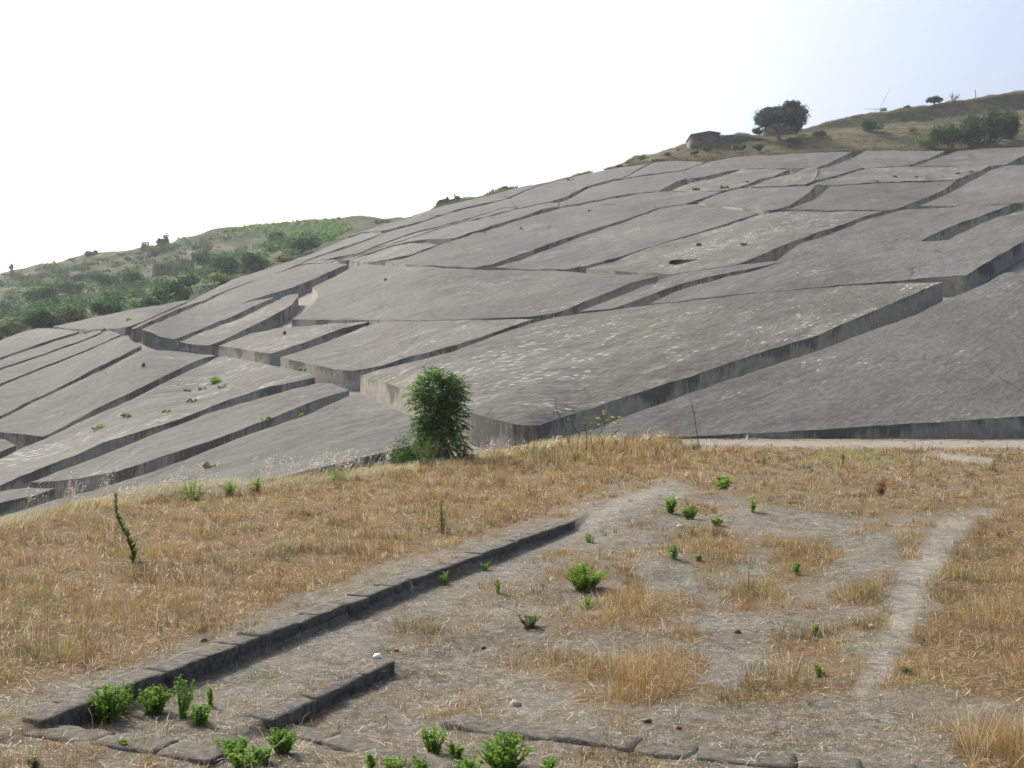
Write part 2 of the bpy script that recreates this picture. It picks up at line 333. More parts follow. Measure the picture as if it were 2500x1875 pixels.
# ------------------------------------------------------------ the concrete field: blocks between lanes
# name text, outline as seen, material, label
BLK = [
 ([(-120,880),(0,832),(60,808),(95,802),(150,803),(192,810),(110,834),(52,854),(0,874),(-120,920)],0,'concrete block at the far left rim, below the dark bushes'),
 ([(-120,927),(0,880),(55,860),(112,840),(197,814),(240,808),(250,811),(226,820),(113,861),(0,897),(-120,940)],0,'thin concrete strip second from the left rim, green tufts at its upper tip'),
 ([(-120,945),(0,903),(113,865),(230,824),(258,810),(270,808),(284,811),(294,818),(271,826),(197,859),(145,880),(14,932),(-120,985)],0,'narrow dark concrete strip, third down from the left rim'),
 ([(-120,1065),(0,1016),(68,981),(136,951),(226,903),(294,871),(346,844),(319,830),(314,819),(299,821),(272,830),(197,864),(145,885),(18,936),(-120,992)],2,'long dark concrete block at left, ending under the curved front wall'),
 ([(-70,1052),(0,1054),(60,1060),(106,1066),(158,1040),(226,1002),(316,960),(407,915),(475,884),(500,874),(528,868),(470,861),(429,857),(384,854),(362,846),(294,882),(249,904),(170,942),(68,988),(0,1024),(-66,1050)],0,'wide concrete block at left with a lone weed and a pointed near corner'),
 ([(-120,1066),(0,1072),(14,1074),(38,1087),(0,1104),(-120,1150)],0,'small concrete corner at the left picture edge below the pointed block'),
 ([(-120,1235),(0,1185),(45,1164),(90,1146),(203,1104),(249,1081),(316,1061),(407,1034),(500,999),(568,972),(658,944),(770,922),(755,912),(703,900),(636,887),(554,869),(530,873),(500,889),(452,908),(339,966),(283,993),(226,1016),(158,1049),(102,1076),(41,1100),(0,1122),(-120,1175)],1,'long concrete block at left sprinkled with green grass tufts and ochre streaks'),
 ([(72,1178),(192,1169),(294,1150),(400,1114),(508,1078),(671,1016),(771,977),(853,953),(816,937),(794,933),(771,934),(726,947),(636,972),(500,1012),(339,1076),(203,1128),(136,1152)],0,'long concrete strip between the tufted block and the large block left of the leafy tree'),
 ([(-60,1275),(0,1262),(136,1221),(226,1198),(339,1163),(449,1124),(590,1068),(753,1011),(850,968),(875,958),(902,972),(936,986),(1012,1022),(1080,1054),(1020,1083),(956,1100),(800,1138),(650,1172),(510,1207),(400,1235),(200,1290),(0,1340)],0,'large concrete block directly left of the leafy tree, its front wall shaded'),
 ([(-120,1215),(0,1200),(68,1191),(133,1192),(85,1209),(0,1229),(-120,1262)],0,'low concrete wedge at the bottom left of the concrete field'),
 ([(880,917),(936,934),(1012,958),(1139,1006),(1229,1029),(1262,1038),(1290,1040),(1318,1038),(1408,1008),(1544,963),(1702,913),(1839,866),(2000,817),(2181,738),(2301,689),(2181,692),(2000,702),(1839,716),(1726,731),(1590,744),(1500,756),(1407,768),(1353,775),(1305,788),(1226,813),(1113,856),(1000,886),(930,902)],3,'huge central concrete block with pale flakes and ochre patches, behind the leafy tree'),
 ([(1368,1069),(1453,1048),(1510,1023),(1612,986),(1750,937),(1794,923),(2000,854),(2226,771),(2316,729),(2362,712),(2418,686),(2452,667),(2475,665),(2500,672),(2640,700),(2640,1005),(2500,1015),(2339,1027),(2160,1038),(2000,1048),(1850,1057),(1700,1064),(1530,1069)],2,'nearest concrete block at right, dark with white flakes, beside the pale path'),
 ([(1584,743),(1658,735),(1839,715),(2000,700),(2249,680),(2359,672),(2429,627),(2500,588),(2640,515),(2640,465),(2500,513),(2429,532),(2334,574),(2316,584),(2270,589),(2247,590),(2271,574),(2328,550),(2384,532),(2470,499),(2371,504),(2240,511),(2203,513),(2113,537),(2018,574),(1952,595),(1896,636),(1816,645),(1703,661),(1647,672),(1590,692),(1500,727),(1414,761),(1500,752),(1520,745),(1658,695),(1726,676),(1839,653),(1926,635),(1839,660),(1771,678),(1703,695),(1636,718)],0,'broad smooth concrete block split by two dead end cracks, above the ochre patched block'),
 ([(2244,504),(2316,471),(2357,450),(2418,417),(2463,402),(2500,400),(2640,394),(2640,488),(2500,494),(2371,502)],0,'concrete block at the right picture edge, second below the big bushes'),
 ([(2233,405),(2305,381),(2344,366),(2480,360),(2555,358),(2500,380),(2452,402),(2425,405),(2316,405)],0,'topmost concrete block at the right picture edge, under the big bushes'),
 ([(2118,410),(2208,405),(2267,388),(2307,368),(2115,368),(2075,389),(2023,409),(2000,412),(1990,441),(2097,414)],0,'topmost concrete block second from the right, between two dark cracks'),
 ([(2118,411),(2208,407),(2233,406),(2416,406),(2332,440),(2158,444),(2029,451),(1976,452),(2000,446),(2097,417)],3,'pale rocky concrete block with little shrubs on it, below the top right pair'),
 ([(1920,512),(1952,501),(2000,481),(2014,465),(2029,453),(2158,447),(2301,444),(2334,442),(2305,464),(2226,496),(2188,509),(2158,513),(2000,512)],2,'dark concrete block below the pale rocky one with little shrubs'),
 ([(1703,495),(1749,475),(1803,461),(1839,459),(1990,454),(1975,469),(1952,487),(1929,500),(1896,513),(1884,515),(1846,513),(1771,504)],2,'small dark diamond shaped concrete block high on the slope'),
 ([(1201,653),(1271,636),(1339,609),(1407,582),(1500,552),(1590,516),(1647,503),(1672,499),(1699,499),(1794,511),(1853,520),(1794,539),(1726,561),(1613,595),(1534,620),(1500,630),(1434,648),(1384,659),(1271,657)],0,'dark concrete block with a broken pale patch at its lower left end'),
 ([(1432,656),(1500,638),(1590,603),(1681,578),(1726,566),(1778,550),(1850,526),(1918,516),(2000,516),(2156,516),(2113,528),(2000,566),(1907,600),(1860,622),(1816,640),(1794,648),(1700,660),(1645,670),(1560,665),(1500,660)],3,'rough pale concrete block with a dark hole broken into it'),
 ([(712,780),(738,765),(765,742),(779,720),(772,708),(762,701),(816,676),(853,655),(884,646),(1000,651),(1203,659),(1362,662),(1500,669),(1606,673),(1541,690),(1500,707),(1429,735),(1362,764),(1294,774),(1113,781),(1000,782)],0,'large smooth concrete block in the middle of the slope with small dark bumps'),
 ([(685,872),(726,861),(816,828),(884,800),(929,788),(963,785),(1158,781),(1303,780),(1226,804),(1113,842),(1000,871),(929,894),(873,904),(850,905),(816,901),(749,887)],1,'concrete block just left of the central one, its rounded corner over the crossing lane'),
 ([(533,845),(613,815),(681,801),(771,793),(902,786),(839,800),(771,826),(703,849),(667,861),(656,862),(613,856),(568,849)],1,'concrete block with a single brown stump of weed, third along the front wall'),
 ([(437,835),(500,810),(590,777),(658,743),(703,722),(728,718),(728,724),(712,742),(692,757),(636,785),(590,807),(545,830),(510,842),(475,841)],1,'narrow pale topped concrete block tapering up to a blunt tip'),
 ([(346,804),(429,769),(500,738),(568,705),(658,671),(703,658),(749,646),(805,641),(850,644),(828,653),(771,679),(717,702),(658,719),(613,733),(584,743),(613,736),(670,726),(636,740),(568,772),(500,799),(429,828),(418,829),(389,823),(372,813),(358,809)],0,'long concrete block with a wavy rounded front corner at left'),
 ([(321,800),(407,761),(460,738),(500,716),(568,683),(636,661),(700,640),(756,633),(688,662),(658,672),(568,702),(500,732),(429,757),(328,801)],0,'slim concrete strip along the upper left rim of the field'),
 ([(129,798),(203,780),(294,760),(390,744),(463,732),(500,714),(460,735),(407,758),(318,797),(283,802),(197,804)],2,'triangular concrete block against the green shrubs at left'),
 ([(704,639),(758,620),(794,605),(846,583),(884,570),(904,568),(938,568),(907,580),(850,600),(800,617),(757,632)],0,'long thin concrete block on the upper left rim below the vineyard'),
 ([(692,662),(757,635),(800,634),(830,634),(808,639),(749,643),(703,656)],0,'tiny concrete wedge between the rim strip and the wavy fronted block'),
 ([(853,636),(900,622),(952,603),(1000,595),(1045,593),(1066,598),(1000,622),(929,637),(896,640)],1,'small light topped concrete block beside the dark domed one'),
 ([(941,641),(1000,626),(1068,601),(1158,571),(1271,538),(1339,517),(1370,507),(1430,500),(1500,500),(1610,506),(1568,521),(1500,544),(1429,565),(1339,596),(1271,621),(1203,646),(1158,652),(1000,647)],2,'dark domed concrete block with two green weeds, above the large smooth one'),
 ([(1411,501),(1500,484),(1552,474),(1608,468),(1762,468),(1726,480),(1669,498),(1636,503),(1613,504),(1500,498)],0,'flat concrete block right above the dark domed one'),
 ([(1636,467),(1658,455),(1688,445),(1740,437),(1812,414),(1929,413),(1884,431),(1857,436),(1803,458),(1768,466),(1700,466)],3,'rough pale concrete block scattered with brown rubble, high on the slope'),
 ([(1658,420),(1737,394),(1783,385),(1839,381),(2000,372),(2081,370),(2061,381),(2020,400),(1993,409),(1961,411),(1810,412),(1767,420),(1720,432),(1676,436)],0,'topmost concrete block under the umbrella pine'),
 ([(1939,424),(1961,412),(1993,410),(1999,412),(1989,442),(1963,451),(1839,457),(1828,456),(1862,444),(1907,431)],3,'pale ochre concrete block wedged above the small dark diamond'),
 ([(1366,493),(1396,483),(1429,463),(1500,442),(1568,430),(1627,423),(1656,421),(1674,436),(1636,452),(1606,467),(1554,471),(1500,480),(1411,498),(1366,504)],0,'concrete block below the brick ruin, second row from the top'),
 ([(1518,437),(1556,416),(1590,400),(1604,395),(1658,393),(1724,395),(1700,405),(1658,417),(1625,421),(1568,427)],0,'topmost concrete block right under the brick ruin'),
 ([(1247,484),(1316,454),(1407,430),(1500,411),(1584,399),(1556,414),(1516,436),(1500,437),(1429,456),(1384,479),(1339,494),(1264,507)],0,'concrete block on the skyline left of the brick ruin'),
 ([(870,625),(929,604),(1000,583),(1102,550),(1203,527),(1264,509),(1340,496),(1364,494),(1364,505),(1339,507),(1271,529),(1181,558),(1113,580),(1056,584),(1000,590),(952,600),(900,618),(855,634),(812,640)],0,'long concrete band just above the dark domed block'),
 ([(812,638),(868,623),(929,602),(1000,581),(1102,548),(1200,525),(1262,508),(1238,507),(1124,541),(1052,560),(1000,573),(929,599),(875,619),(832,632)],0,'thin concrete sliver third below the left skyline'),
 ([(757,634),(803,620),(850,604),(907,584),(941,569),(1000,552),(1127,513),(1244,485),(1262,506),(1235,506),(1124,538),(1052,557),(1000,570),(929,595),(875,617),(800,633)],0,'long concrete band second below the left skyline'),
 ([(850,579),(880,566),(941,547),(1000,531),(1023,528),(1075,526),(1120,511),(1000,548),(941,562),(890,566)],0,'thin concrete block on the rim where the hill top meets the ridge'),
 ([(1008,526),(1045,514),(1113,495),(1181,480),(1244,482),(1127,509),(1075,524),(1030,525)],0,'concrete block on the skyline right under the stone ruins'),
 ([(1185,479),(1253,461),(1321,447),(1400,430),(1316,452),(1244,480)],0,'thin concrete sliver on the skyline beside the round bush'),
]
HOLE = [(1631,641),(1640,635),(1660,633),(1703,633),(1690,638),(1665,644),(1648,647),(1636,645)]
def tops(u, v):
    P = top(u, v)
    x, y = P[:, 0], P[:, 1]
    s = np.clip(y/150, .35, 1.6)
    P[:, 2] += 0.10*s*fbm(x, y, 14, 3, 11)+0.05*s*fbm(x, y, 4.5, 2, 13)
    return P
for poly, mi, label in BLK:
    ring = []
    for a, b in zip(poly, poly[1:]+poly[:1]):
        n = max(1, int(math.hypot(b[0]-a[0], b[1]-a[1])/16))
        for i in range(n): ring.append((a[0]+(b[0]-a[0])*i/n, a[1]+(b[1]-a[1])*i/n))
    ring = np.array(ring)+rng.normal(0, .35, (len(ring), 2)); nr = len(ring)
    u0, v0 = ring.min(0); u1, v1 = ring.max(0)
    gu, gv = np.meshgrid(np.arange(u0+5, u1, 15.0), np.arange(v0+3, v1, 6.0)); gu = gu.ravel(); gv = gv.ravel()
    gu = gu+rng.uniform(-3, 3, gu.shape); gv = gv+rng.uniform(-1.2, 1.2, gv.shape)
    k = inpoly(gu, gv, poly)
    G = np.c_[gu, gv][k]
    if len(G):
        dm = np.sqrt((((G[:, None]-ring[None])*np.array([1, 2]))**2).sum(2)).min(1); G = G[dm > 5]
    hole = 'dark hole' in label
    pts = [Vector(p) for p in ring]+[Vector(p) for p in G]
    edges = [(i, (i+1) % nr) for i in range(nr)]
    hr = []
    if hole:
        G2 = [p for p in G if not inpoly(p[0], p[1], HOLE)]
        pts = [Vector(p) for p in ring]+[Vector(p) for p in G2]; h0 = len(pts)
        pts += [Vector(p) for p in HOLE]; edges += [(h0+i, h0+(i+1) % len(HOLE)) for i in range(len(HOLE))]
    vo, eo, fo, _a, _b, _c = delaunay_2d_cdt(pts, edges, [], 1, 1e-4)
    vo = np.array([(p.x, p.y) for p in vo])
    ff = []
    for f in fo:
        c = vo[list(f)].mean(0)
        if not inpoly(c[0], c[1], poly): continue
        if hole and inpoly(c[0], c[1], HOLE): continue
        ff.append(list(f))
    P = tops(vo[:, 0], vo[:, 1])
    cx = P.mean(0); cx[2] = P[:, 2].min()-LANE
    root = empty('concrete_block', cx); tag(root, label, 'concrete block', 'grey concrete blocks divided by sunken lanes')
    fa = []
    for f in ff:
        n = np.cross(P[f[1]]-P[f[0]], P[f[2]]-P[f[0]]); fa.append(f if n[2] > 0 else f[::-1])
    mesh('top_surface', P, fa, M_TOP[mi], root, smooth=True)
    def skirt(rg, drop, flip=False):
        T = tops(rg[:, 0], rg[:, 1]); T = np.vstack([T, T[:1]])
        arc = np.r_[0, np.cumsum(np.linalg.norm(np.diff(T[:, :2], axis=0), axis=1))]
        n = len(T); dz = [0, .06, drop]
        V = np.vstack([T-np.array([0, 0, z]) for z in dz]); UV = np.vstack([np.c_[arc+cx[0]*3, np.full(n, z)] for z in dz])
        Q = [[r*n+i, r*n+i+1, (r+1)*n+i+1, (r+1)*n+i] for r in range(2) for i in range(n-1)]
        return V, Q, UV
    V, Q, UV = skirt(ring, 3.4)
    mesh('side_wall', V, Q, M_WALL, root, uv=UV)
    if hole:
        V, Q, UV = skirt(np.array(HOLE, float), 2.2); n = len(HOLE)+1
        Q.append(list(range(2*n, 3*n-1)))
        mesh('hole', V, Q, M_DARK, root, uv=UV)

# far rim of the field, left to right
RIM = np.array([(-700,1000),(-500,930),(-120,850),(0,832),(60,808),(95,802),(129,798),(203,780),(294,760),(390,744),(463,732),(500,715),(568,683),(636,661),(700,640),(758,620),(794,605),(850,580),(941,548),(1000,530),(1045,514),(1113,495),(1185,479),(1253,461),(1321,447),(1407,429),(1500,411),(1584,399),(1658,393),(1726,393),(1783,385),(1839,381),(2000,372),(2115,368),(2344,366),(2480,360),(3100,340)], float)
def rim(u): return np.interp(u, RIM[:, 0], RIM[:, 1])
def sheet(name, P, m, smooth=True, **kw):        # P: rows x cols x 3
    r, c = P.shape[:2]; i = np.arange(r*c).reshape(r, c)
    Q = np.stack([i[:-1, :-1], i[:-1, 1:], i[1:, 1:], i[1:, :-1]], -1).reshape(-1, 4)
    n = np.cross(P[0, 1]-P[0, 0], P[1, 0]-P[0, 0])
    if n[2] < 0: Q = Q[:, ::-1].copy()
    return mesh(name, P.reshape(-1, 3), Q, m, smooth=smooth, **kw)
uu = np.r_[np.arange(-1400, -700, 50.0), np.arange(-700, 3101, 20.0)]; tt = np.linspace(0, 1, 90)
vv = rim(uu)[None]+3+(1330-rim(uu)[None]-3)*tt[:, None]
P = top(np.broadcast_to(uu, vv.shape), vv); P[..., 2] -= LANE
tag(sheet('path', P, M_LANE), kind='structure')
lane_pts = P.reshape(-1, 3)

# ------------------------------------------------------------ hills behind the field
def loft(name, us, rows, m, sub=6, namp=1.0, seed=0, fade=True):
    R_ = []
    for ctrl in rows:
        c = np.array(ctrl, float)
        R_.append(ray(us, np.interp(us, c[:, 0], c[:, 1]), np.interp(us, c[:, 0], c[:, 2]))-np.array([0, 0, 1])*np.interp(us, c[:, 0], c[:, 3] if c.shape[1] > 3 else c[:, 0]*0)[:, None])
    out = []
    for a, b in zip(R_[:-1], R_[1:]):
        for i in range(sub): out.append(a+(b-a)*i/sub)
    out.append(R_[-1]); P = np.array(out)
    am = np.ones(len(P)); am[:sub] = np.linspace(0, 1, sub)
    P[..., 2] += namp*am[:, None]*fbm(P[..., 0], P[..., 1], 38, 4, seed)
    tag(sheet(name, P, m), kind='structure'); return P
# middle ridge: the ground falls away behind the rim
us = np.arange(640, 1760, 20.0); rv = rim(us); rd = depth(us, rv)
c0 = np.c_[us, rv+2, rd, us*0+2.0]
loft('ridge_ground', us, [c0, np.c_[us, rv+1, rd+3, us*0+1.2], np.c_[us, rv, rd+10, us*0+1.5], np.c_[us, rv, rd+60, us*0+16], np.c_[us, rv, rd+240, us*0+75]], M_HILL, 4, .0)
# right hill
us = np.arange(1480, 3120, 12.0); rv = rim(us); rd = depth(us, rv)
sky_r = [(1480,417,335),(1500,409,335),(1530,393,334),(1560,384,333),(1600,376,332),(1640,367,330),(1665,357,330),(1700,346,332),(1745,334,335),(1800,329,340),(1850,331,345),(1900,331,350),(1960,318,356),(2000,306,360),(2050,293,364),(2100,283,368),(2160,276,372),(2200,269,374),(2290,255,378),(2380,243,382),(2450,229,386),(2500,226,388),(2700,212,400),(3120,200,410)]
HR = loft('hill', us, [np.c_[us, rv+2, rd, us*0+2.0], np.c_[us, rv, rd+2.5, us*0+.3],
   [(1480,421,318),(1530,401,316),(1600,385,314),(1700,372,312),(1840,362,312),(2000,352,312),(2200,345,312),(2480,338,312),(3120,325,312)],
   [(1480,419,324),(1530,397,322),(1600,381,320),(1700,360,318),(1840,344,318),(2000,332,322),(2100,322,326),(2300,312,330),(2500,300,332),(3120,290,335)],
   [(1480,418,330),(1530,395,328),(1600,378,326),(1700,352,326),(1840,334,330),(1900,334,338),(2000,318,350),(2170,305,364),(2300,288,372),(2500,264,380),(3120,250,390)],
   sky_r, [(a, b+3, c+14) for a, b, c in sky_r], [(a, b+3, c+150, 40) for a, b, c in sky_r]], M_HILL, 6, .9, 21)
# left hill across the valley
us = np.arange(-700, 1060, 14.0); rv = rim(us); rd = depth(us, rv)
sky_l = [(-700,735,520),(-200,690,500),(0,671,480),(25,664,478),(60,655,474),(100,646,470),(150,641,468),(200,624,466),(235,617,464),(290,617,462),(330,611,460),(400,598,458),(440,586,456),(480,576,454),(520,561,452),(570,556,450),(650,549,445),(720,544,440),(740,540,438),(800,537,434),(830,535,432),(865,528,430),(900,531,425),(940,536,415),(1000,531,400),(1060,520,395)]
HL = loft('valley_side', us, [np.c_[us, rv+3, rd, us*0+2.0], np.c_[us, rv+3, rd+12, us*0+3.0],
   [(-700,960,200),(0,806,205),(200,768,220),(400,728,240),(500,700,260),(650,640,300),(850,574,330),(950,546,345),(1060,528,350)],
   [(-700,900,300),(0,765,300),(200,733,310),(400,692,325),(500,668,335),(650,612,350),(850,560,362),(950,542,372),(1060,526,380)],
   [(-700,830,360),(0,715,380),(130,695,384),(250,678,388),(370,655,392),(500,630,395),(650,590,398),(850,548,398),(950,539,398),(1060,523,388)],
   [(-700,780,420),(0,690,430),(130,676,430),(250,650,430),(400,622,430),(500,598,428),(650,568,424),(850,538,416),(950,537,410),(1060,521,392)],
   sky_l, [(a, b+3, c+16) for a, b, c in sky_l], [(a, b+4, c+220, 50) for a, b, c in sky_l]], M_HILL_L, 6, 1.0, 31)
def nearest(Pg, u, v):                            # surface point of a hill sheet seen at (u, v)
    q = Pg.reshape(-1, 3); pu = CU+q[:, 0]/q[:, 1]*F; pv = HV-q[:, 2]/q[:, 1]*F
    i = np.argsort((pu-u)**2+(pv-v)**2*2)[:4]; d = q[i, 1].min(); return ray(u, v, d)
gx = np.array([-3500, 3500.]); gy = np.array([-60., 5200.])
P = np.array([[(x, y, -60.0) for x in gx] for y in gy]); tag(sheet('ground', P, M_HILL_L), kind='structure')

# ------------------------------------------------------------ terrace in front
PATHPOLY = [(2300,1268),(2375,1270),(2320,1330),(2285,1400),(2250,1480),(2212,1560),(2180,1640),(2110,1700),(2080,1690),(2130,1600),(2165,1500),(2205,1400),(2255,1330)]
BARE = [PATHPOLY, [(1380,1262),(1560,1200),(1640,1175),(1700,1195),(1620,1235),(1500,1290),(1400,1320),(1250,1400),(1050,1500),(880,1600),(700,1690),(560,1700),(500,1650),(800,1530),(1150,1400)],
        [(1690,1076),(2120,1078),(2700,1074),(2700,1096),(2300,1094),(1900,1090),(1700,1086)], [(1780,1235),(2060,1250),(2100,1290),(1960,1330),(1800,1290)],
        [(1720,1500),(1850,1500),(1900,1560),(1800,1700),(1700,1650)], [(1540,1370),(1680,1360),(1700,1440),(1580,1450)], [(2180,1290),(2110,1310),(2000,1420),(2060,1440),(2200,1340)],
        [(2300,1105),(2420,1118),(2440,1132),(2330,1128),(2250,1112)]]
LIT = [([(-400,1330),(0,1290),(100,1255),(300,1215),(450,1207),(900,1165),(1300,1095),(1600,1072),(1700,1090),(1760,1130),(1640,1165),(1500,1180),(1380,1235),(1150,1318),(900,1390),(700,1468),(500,1550),(250,1640),(60,1680),(-400,1760)],1.0),
       ([(1600,1085),(1800,1095),(2200,1098),(2700,1100),(2700,1260),(2450,1240),(2250,1255),(2080,1275),(1900,1240),(1700,1190),(1560,1150)],.75),
       ([(2700,1230),(2450,1245),(2370,1290),(2320,1360),(2295,1440),(2280,1520),(2240,1600),(2200,1650),(2330,1690),(2520,1740),(2700,1760)],1.0),
       ([(1400,1500),(1500,1450),(1520,1400),(1640,1350),(1650,1400),(1620,1470),(1540,1520),(1440,1530)],.8)]
EL = [(2180,1330,95,38,.9),(1960,1355,110,55,.9),(1720,1340,120,62,.9),(1590,1475,140,48,1),(1600,1655,175,75,1),(1380,1640,120,45,.75),(1850,1470,110,38,.8),(2110,1450,95,40,.9),(1990,1600,75,60,.85),
      (2440,1850,130,65,.9),(1470,1380,100,35,.7),(1270,1620,90,30,.5),(60,1860,160,40,.55),(1200,1450,120,35,.45),(2300,1780,200,30,.4),(1090,1515,100,36,.5),(350,1860,110,30,.35),(1800,1190,110,22,.8),(1850,1560,100,30,.5),(1560,1230,90,18,.7),(2120,1640,80,22,.35)]
def litter(u, v, x, y):
    d = np.zeros(np.shape(u))
    wu = u+26*fbm(x, y, 2.2, 3, 5)*np.clip(18/np.maximum(y, 5), .25, 1.5); wv = v+12*fbm(x, y, 2.0, 3, 6)*np.clip(18/np.maximum(y, 5), .2, 1.5)
    for pl, s in LIT: d = np.maximum(d, s*inpoly(wu, wv, pl))
    for a, b, ru, rv_, s in EL: d = np.maximum(d, s*(1-sstep(.6, 1.15, np.hypot((wu-a)/ru, (wv-b)/rv_))))
    d = np.maximum(d, .8*sstep(-.12, .28, fbm(x, y, 3.0, 4, 51))*(u > 1330)*(v < 1720)*(v > 1180))
    d = np.maximum(d, .17+.35*sstep(.15, .6, fbm(x, y, 2.6, 4, 52)))
    for pl in BARE: d = d*(1-.93*inpoly(wu, wv, pl))
    return d
ug = np.r_[np.arange(-3500, -400, 60.0), np.arange(-400, 2900, 8.0), np.arange(2900, 6000, 60.0)]
yg = 2.5*np.exp(np.linspace(0, math.log(66/2.5), 400))
X = (ug[None]-CU)/F*yg[:, None]; Y = np.broadcast_to(yg[:, None], X.shape).copy()
Z = H(X, Y); vgr = HV-Z/Y*F; ugr = np.broadcast_to(ug[None], X.shape)
dens = litter(ugr, vgr, X, Y)
kernel = dens.copy()
for _ in range(2):
    kernel[1:-1, 1:-1] = (kernel[1:-1, 1:-1]*2+kernel[:-2, 1:-1]+kernel[2:, 1:-1]+kernel[1:-1, :-2]+kernel[1:-1, 2:])/6
colr = np.zeros(X.shape+(3,)); colr[..., 0] = np.clip(kernel*.95+.16*(fbm(X, Y, 1.6, 3, 9) > .1), 0, 1)
colr[..., 1] = (1-kernel)*sstep(-.2, .5, fbm(X, Y, 4, 3, 12))
pth = inpoly(ugr, vgr, PATHPOLY) | inpoly(ugr, vgr, BARE[2]) | inpoly(ugr, vgr, BARE[7]) | inpoly(ugr, vgr, [(1300,1350),(1500,1220),(1640,1180),(1600,1210),(1450,1290)])
pk = pth.astype(float)
for _ in range(6):
    pk[1:-1, 1:-1] = (pk[1:-1, 1:-1]*2+pk[:-2, 1:-1]+pk[2:, 1:-1]+pk[1:-1, :-2]+pk[1:-1, 2:])/6
colr[..., 2] = pk
e_ = edge_dist(X, Y); colr[..., 0] = np.maximum(colr[..., 0], .8*sstep(.3, 1.0, e_))
tag(sheet('terrace_ground', np.stack([X, Y, Z], -1), M_GROUND, col=colr.reshape(-1, 3)), kind='structure')
# ------------------------------------------------------------ low walls of dark stone
def stone(name, c, ax, L, Wd, Ht, ztop, parent, seed):
    r = np.random.default_rng(seed); nx, ny, nz = 9, 6, 5
    V = []; idx = {}; Fq = []
    def vid(i, j, k):
        if (i, j, k) not in idx: idx[(i, j, k)] = len(V); V.append((i/(nx-1)-.5, j/(ny-1)-.5, k/(nz-1)-.5))
        return idx[(i, j, k)]
    for i in range(nx-1):
        for j in range(ny-1):
            Fq.append([vid(i, j, nz-1), vid(i+1, j, nz-1), vid(i+1, j+1, nz-1), vid(i, j+1, nz-1)])
    for k in range(nz-1):
        for i in range(nx-1):
            Fq.append([vid(i, 0, k), vid(i+1, 0, k), vid(i+1, 0, k+1), vid(i, 0, k+1)])
            Fq.append([vid(i+1, ny-1, k), vid(i, ny-1, k), vid(i, ny-1, k+1), vid(i+1, ny-1, k+1)])
        for j in range(ny-1):
            Fq.append([vid(0, j+1, k), vid(0, j, k), vid(0, j, k+1), vid(0, j+1, k+1)])
            Fq.append([vid(nx-1, j, k), vid(nx-1, j+1, k), vid(nx-1, j+1, k+1), vid(nx-1, j, k+1)])
    V = np.array(V); S = np.array([L, Wd, Ht]); A = V*S
    rad = .012; lim = S/2-rad; core = np.clip(A, -lim, lim); dv = A-core; ln = np.linalg.norm(dv, axis=1, keepdims=True)
    A = np.where(ln > 1e-9, core+dv/np.maximum(ln, 1e-9)*np.minimum(ln, rad), A)
    A += r.normal(0, .0030, A.shape)
    A[:, 2] += .005*np.sin(A[:, 0]*r.uniform(4, 9)+r.uniform(0, 6))-.02*(r.random(len(A)) < .05)
    if r.random() < .3:                                  # a chipped corner
        cpt = S/2*np.array([r.choice([-1, 1]), r.choice([-1, 1]), 1]); dd = np.linalg.norm(A-cpt, axis=1)
        A -= np.maximum(0, .11-dd)[:, None]*.5*np.sign(cpt)
    A = A+np.array([0, 0, ztop-Ht/2+r.normal(0, .004)])
    a = math.atan2(ax[1], ax[0])+r.normal(0, .008); ca, sa = math.cos(a), math.sin(a)
    Wv = np.c_[c[0]+A[:, 0]*ca-A[:, 1]*sa, c[1]+A[:, 0]*sa+A[:, 1]*ca, A[:, 2]]
    return mesh(name, Wv, Fq, M_TUFA, parent, smooth=False)
def low_wall(P, zt, Wd, Ht, label, seed, L0=.62, gap=.014, group=None, flush=False):
    P = np.array(P); seg = np.linalg.norm(np.diff(P, axis=0), axis=1); cum = np.r_[0, np.cumsum(seg)]
    root = empty('low_stone_wall', (*P[0], zt[0]-Ht)); tag(root, label, 'low wall', group)
    s = 0; i = 0; r = np.random.default_rng(seed)
    while s < cum[-1]-.15:
        L = min(L0*r.uniform(.7, 1.35), cum[-1]-s); m = s+L/2
        c = np.array([np.interp(m, cum, P[:, 0]), np.interp(m, cum, P[:, 1])]); kseg = min(np.searchsorted(cum, m)-1, len(seg)-1)
        ax = (P[kseg+1]-P[kseg])/seg[kseg]
        off = np.array([-ax[1], ax[0]])*r.normal(0, .008)
        stone('stone_block', c+off, ax, L-(.006 if flush else gap), Wd*r.uniform(.97, 1.03), Ht, (float(max(H(*(c+q)) for q in np.array([(0, 0), (.15, .1), (-.15, -.1), (.15, -.1), (-.15, .1)])))+.020 if flush else float(np.interp(m, cum, zt)))+r.normal(0, .004), root, seed*100+i)
        s += L; i += 1
    return root
def zs(P, vals): return list(vals)
low_wall(W1, [-2.955, -2.95, -2.955, -2.94], .38, .42, 'long low wall of dark stone blocks running up the terrace beside the gravel strip', 3)
low_wall(W2, [-3.01, -3.04, -3.08, -3.14], .30, .30, 'flush course of dark stones at the bottom left corner of the picture', 4, flush=True)
low_wall(W3, [-3.16, -3.155], .38, .40, 'short low stone wall ending at a white lump of rubble', 5)
low_wall(W5, [-3.275, -3.275, -3.295, -3.31], .30, .28, 'flush course of dark stones running right from the foot of the short wall', 6, flush=True)
low_wall(W4, [-3.28, -3.285, -3.30, -3.30, -3.30], .32, .28, 'flush course of dark stones along the bottom right of the terrace', 7, flush=True)

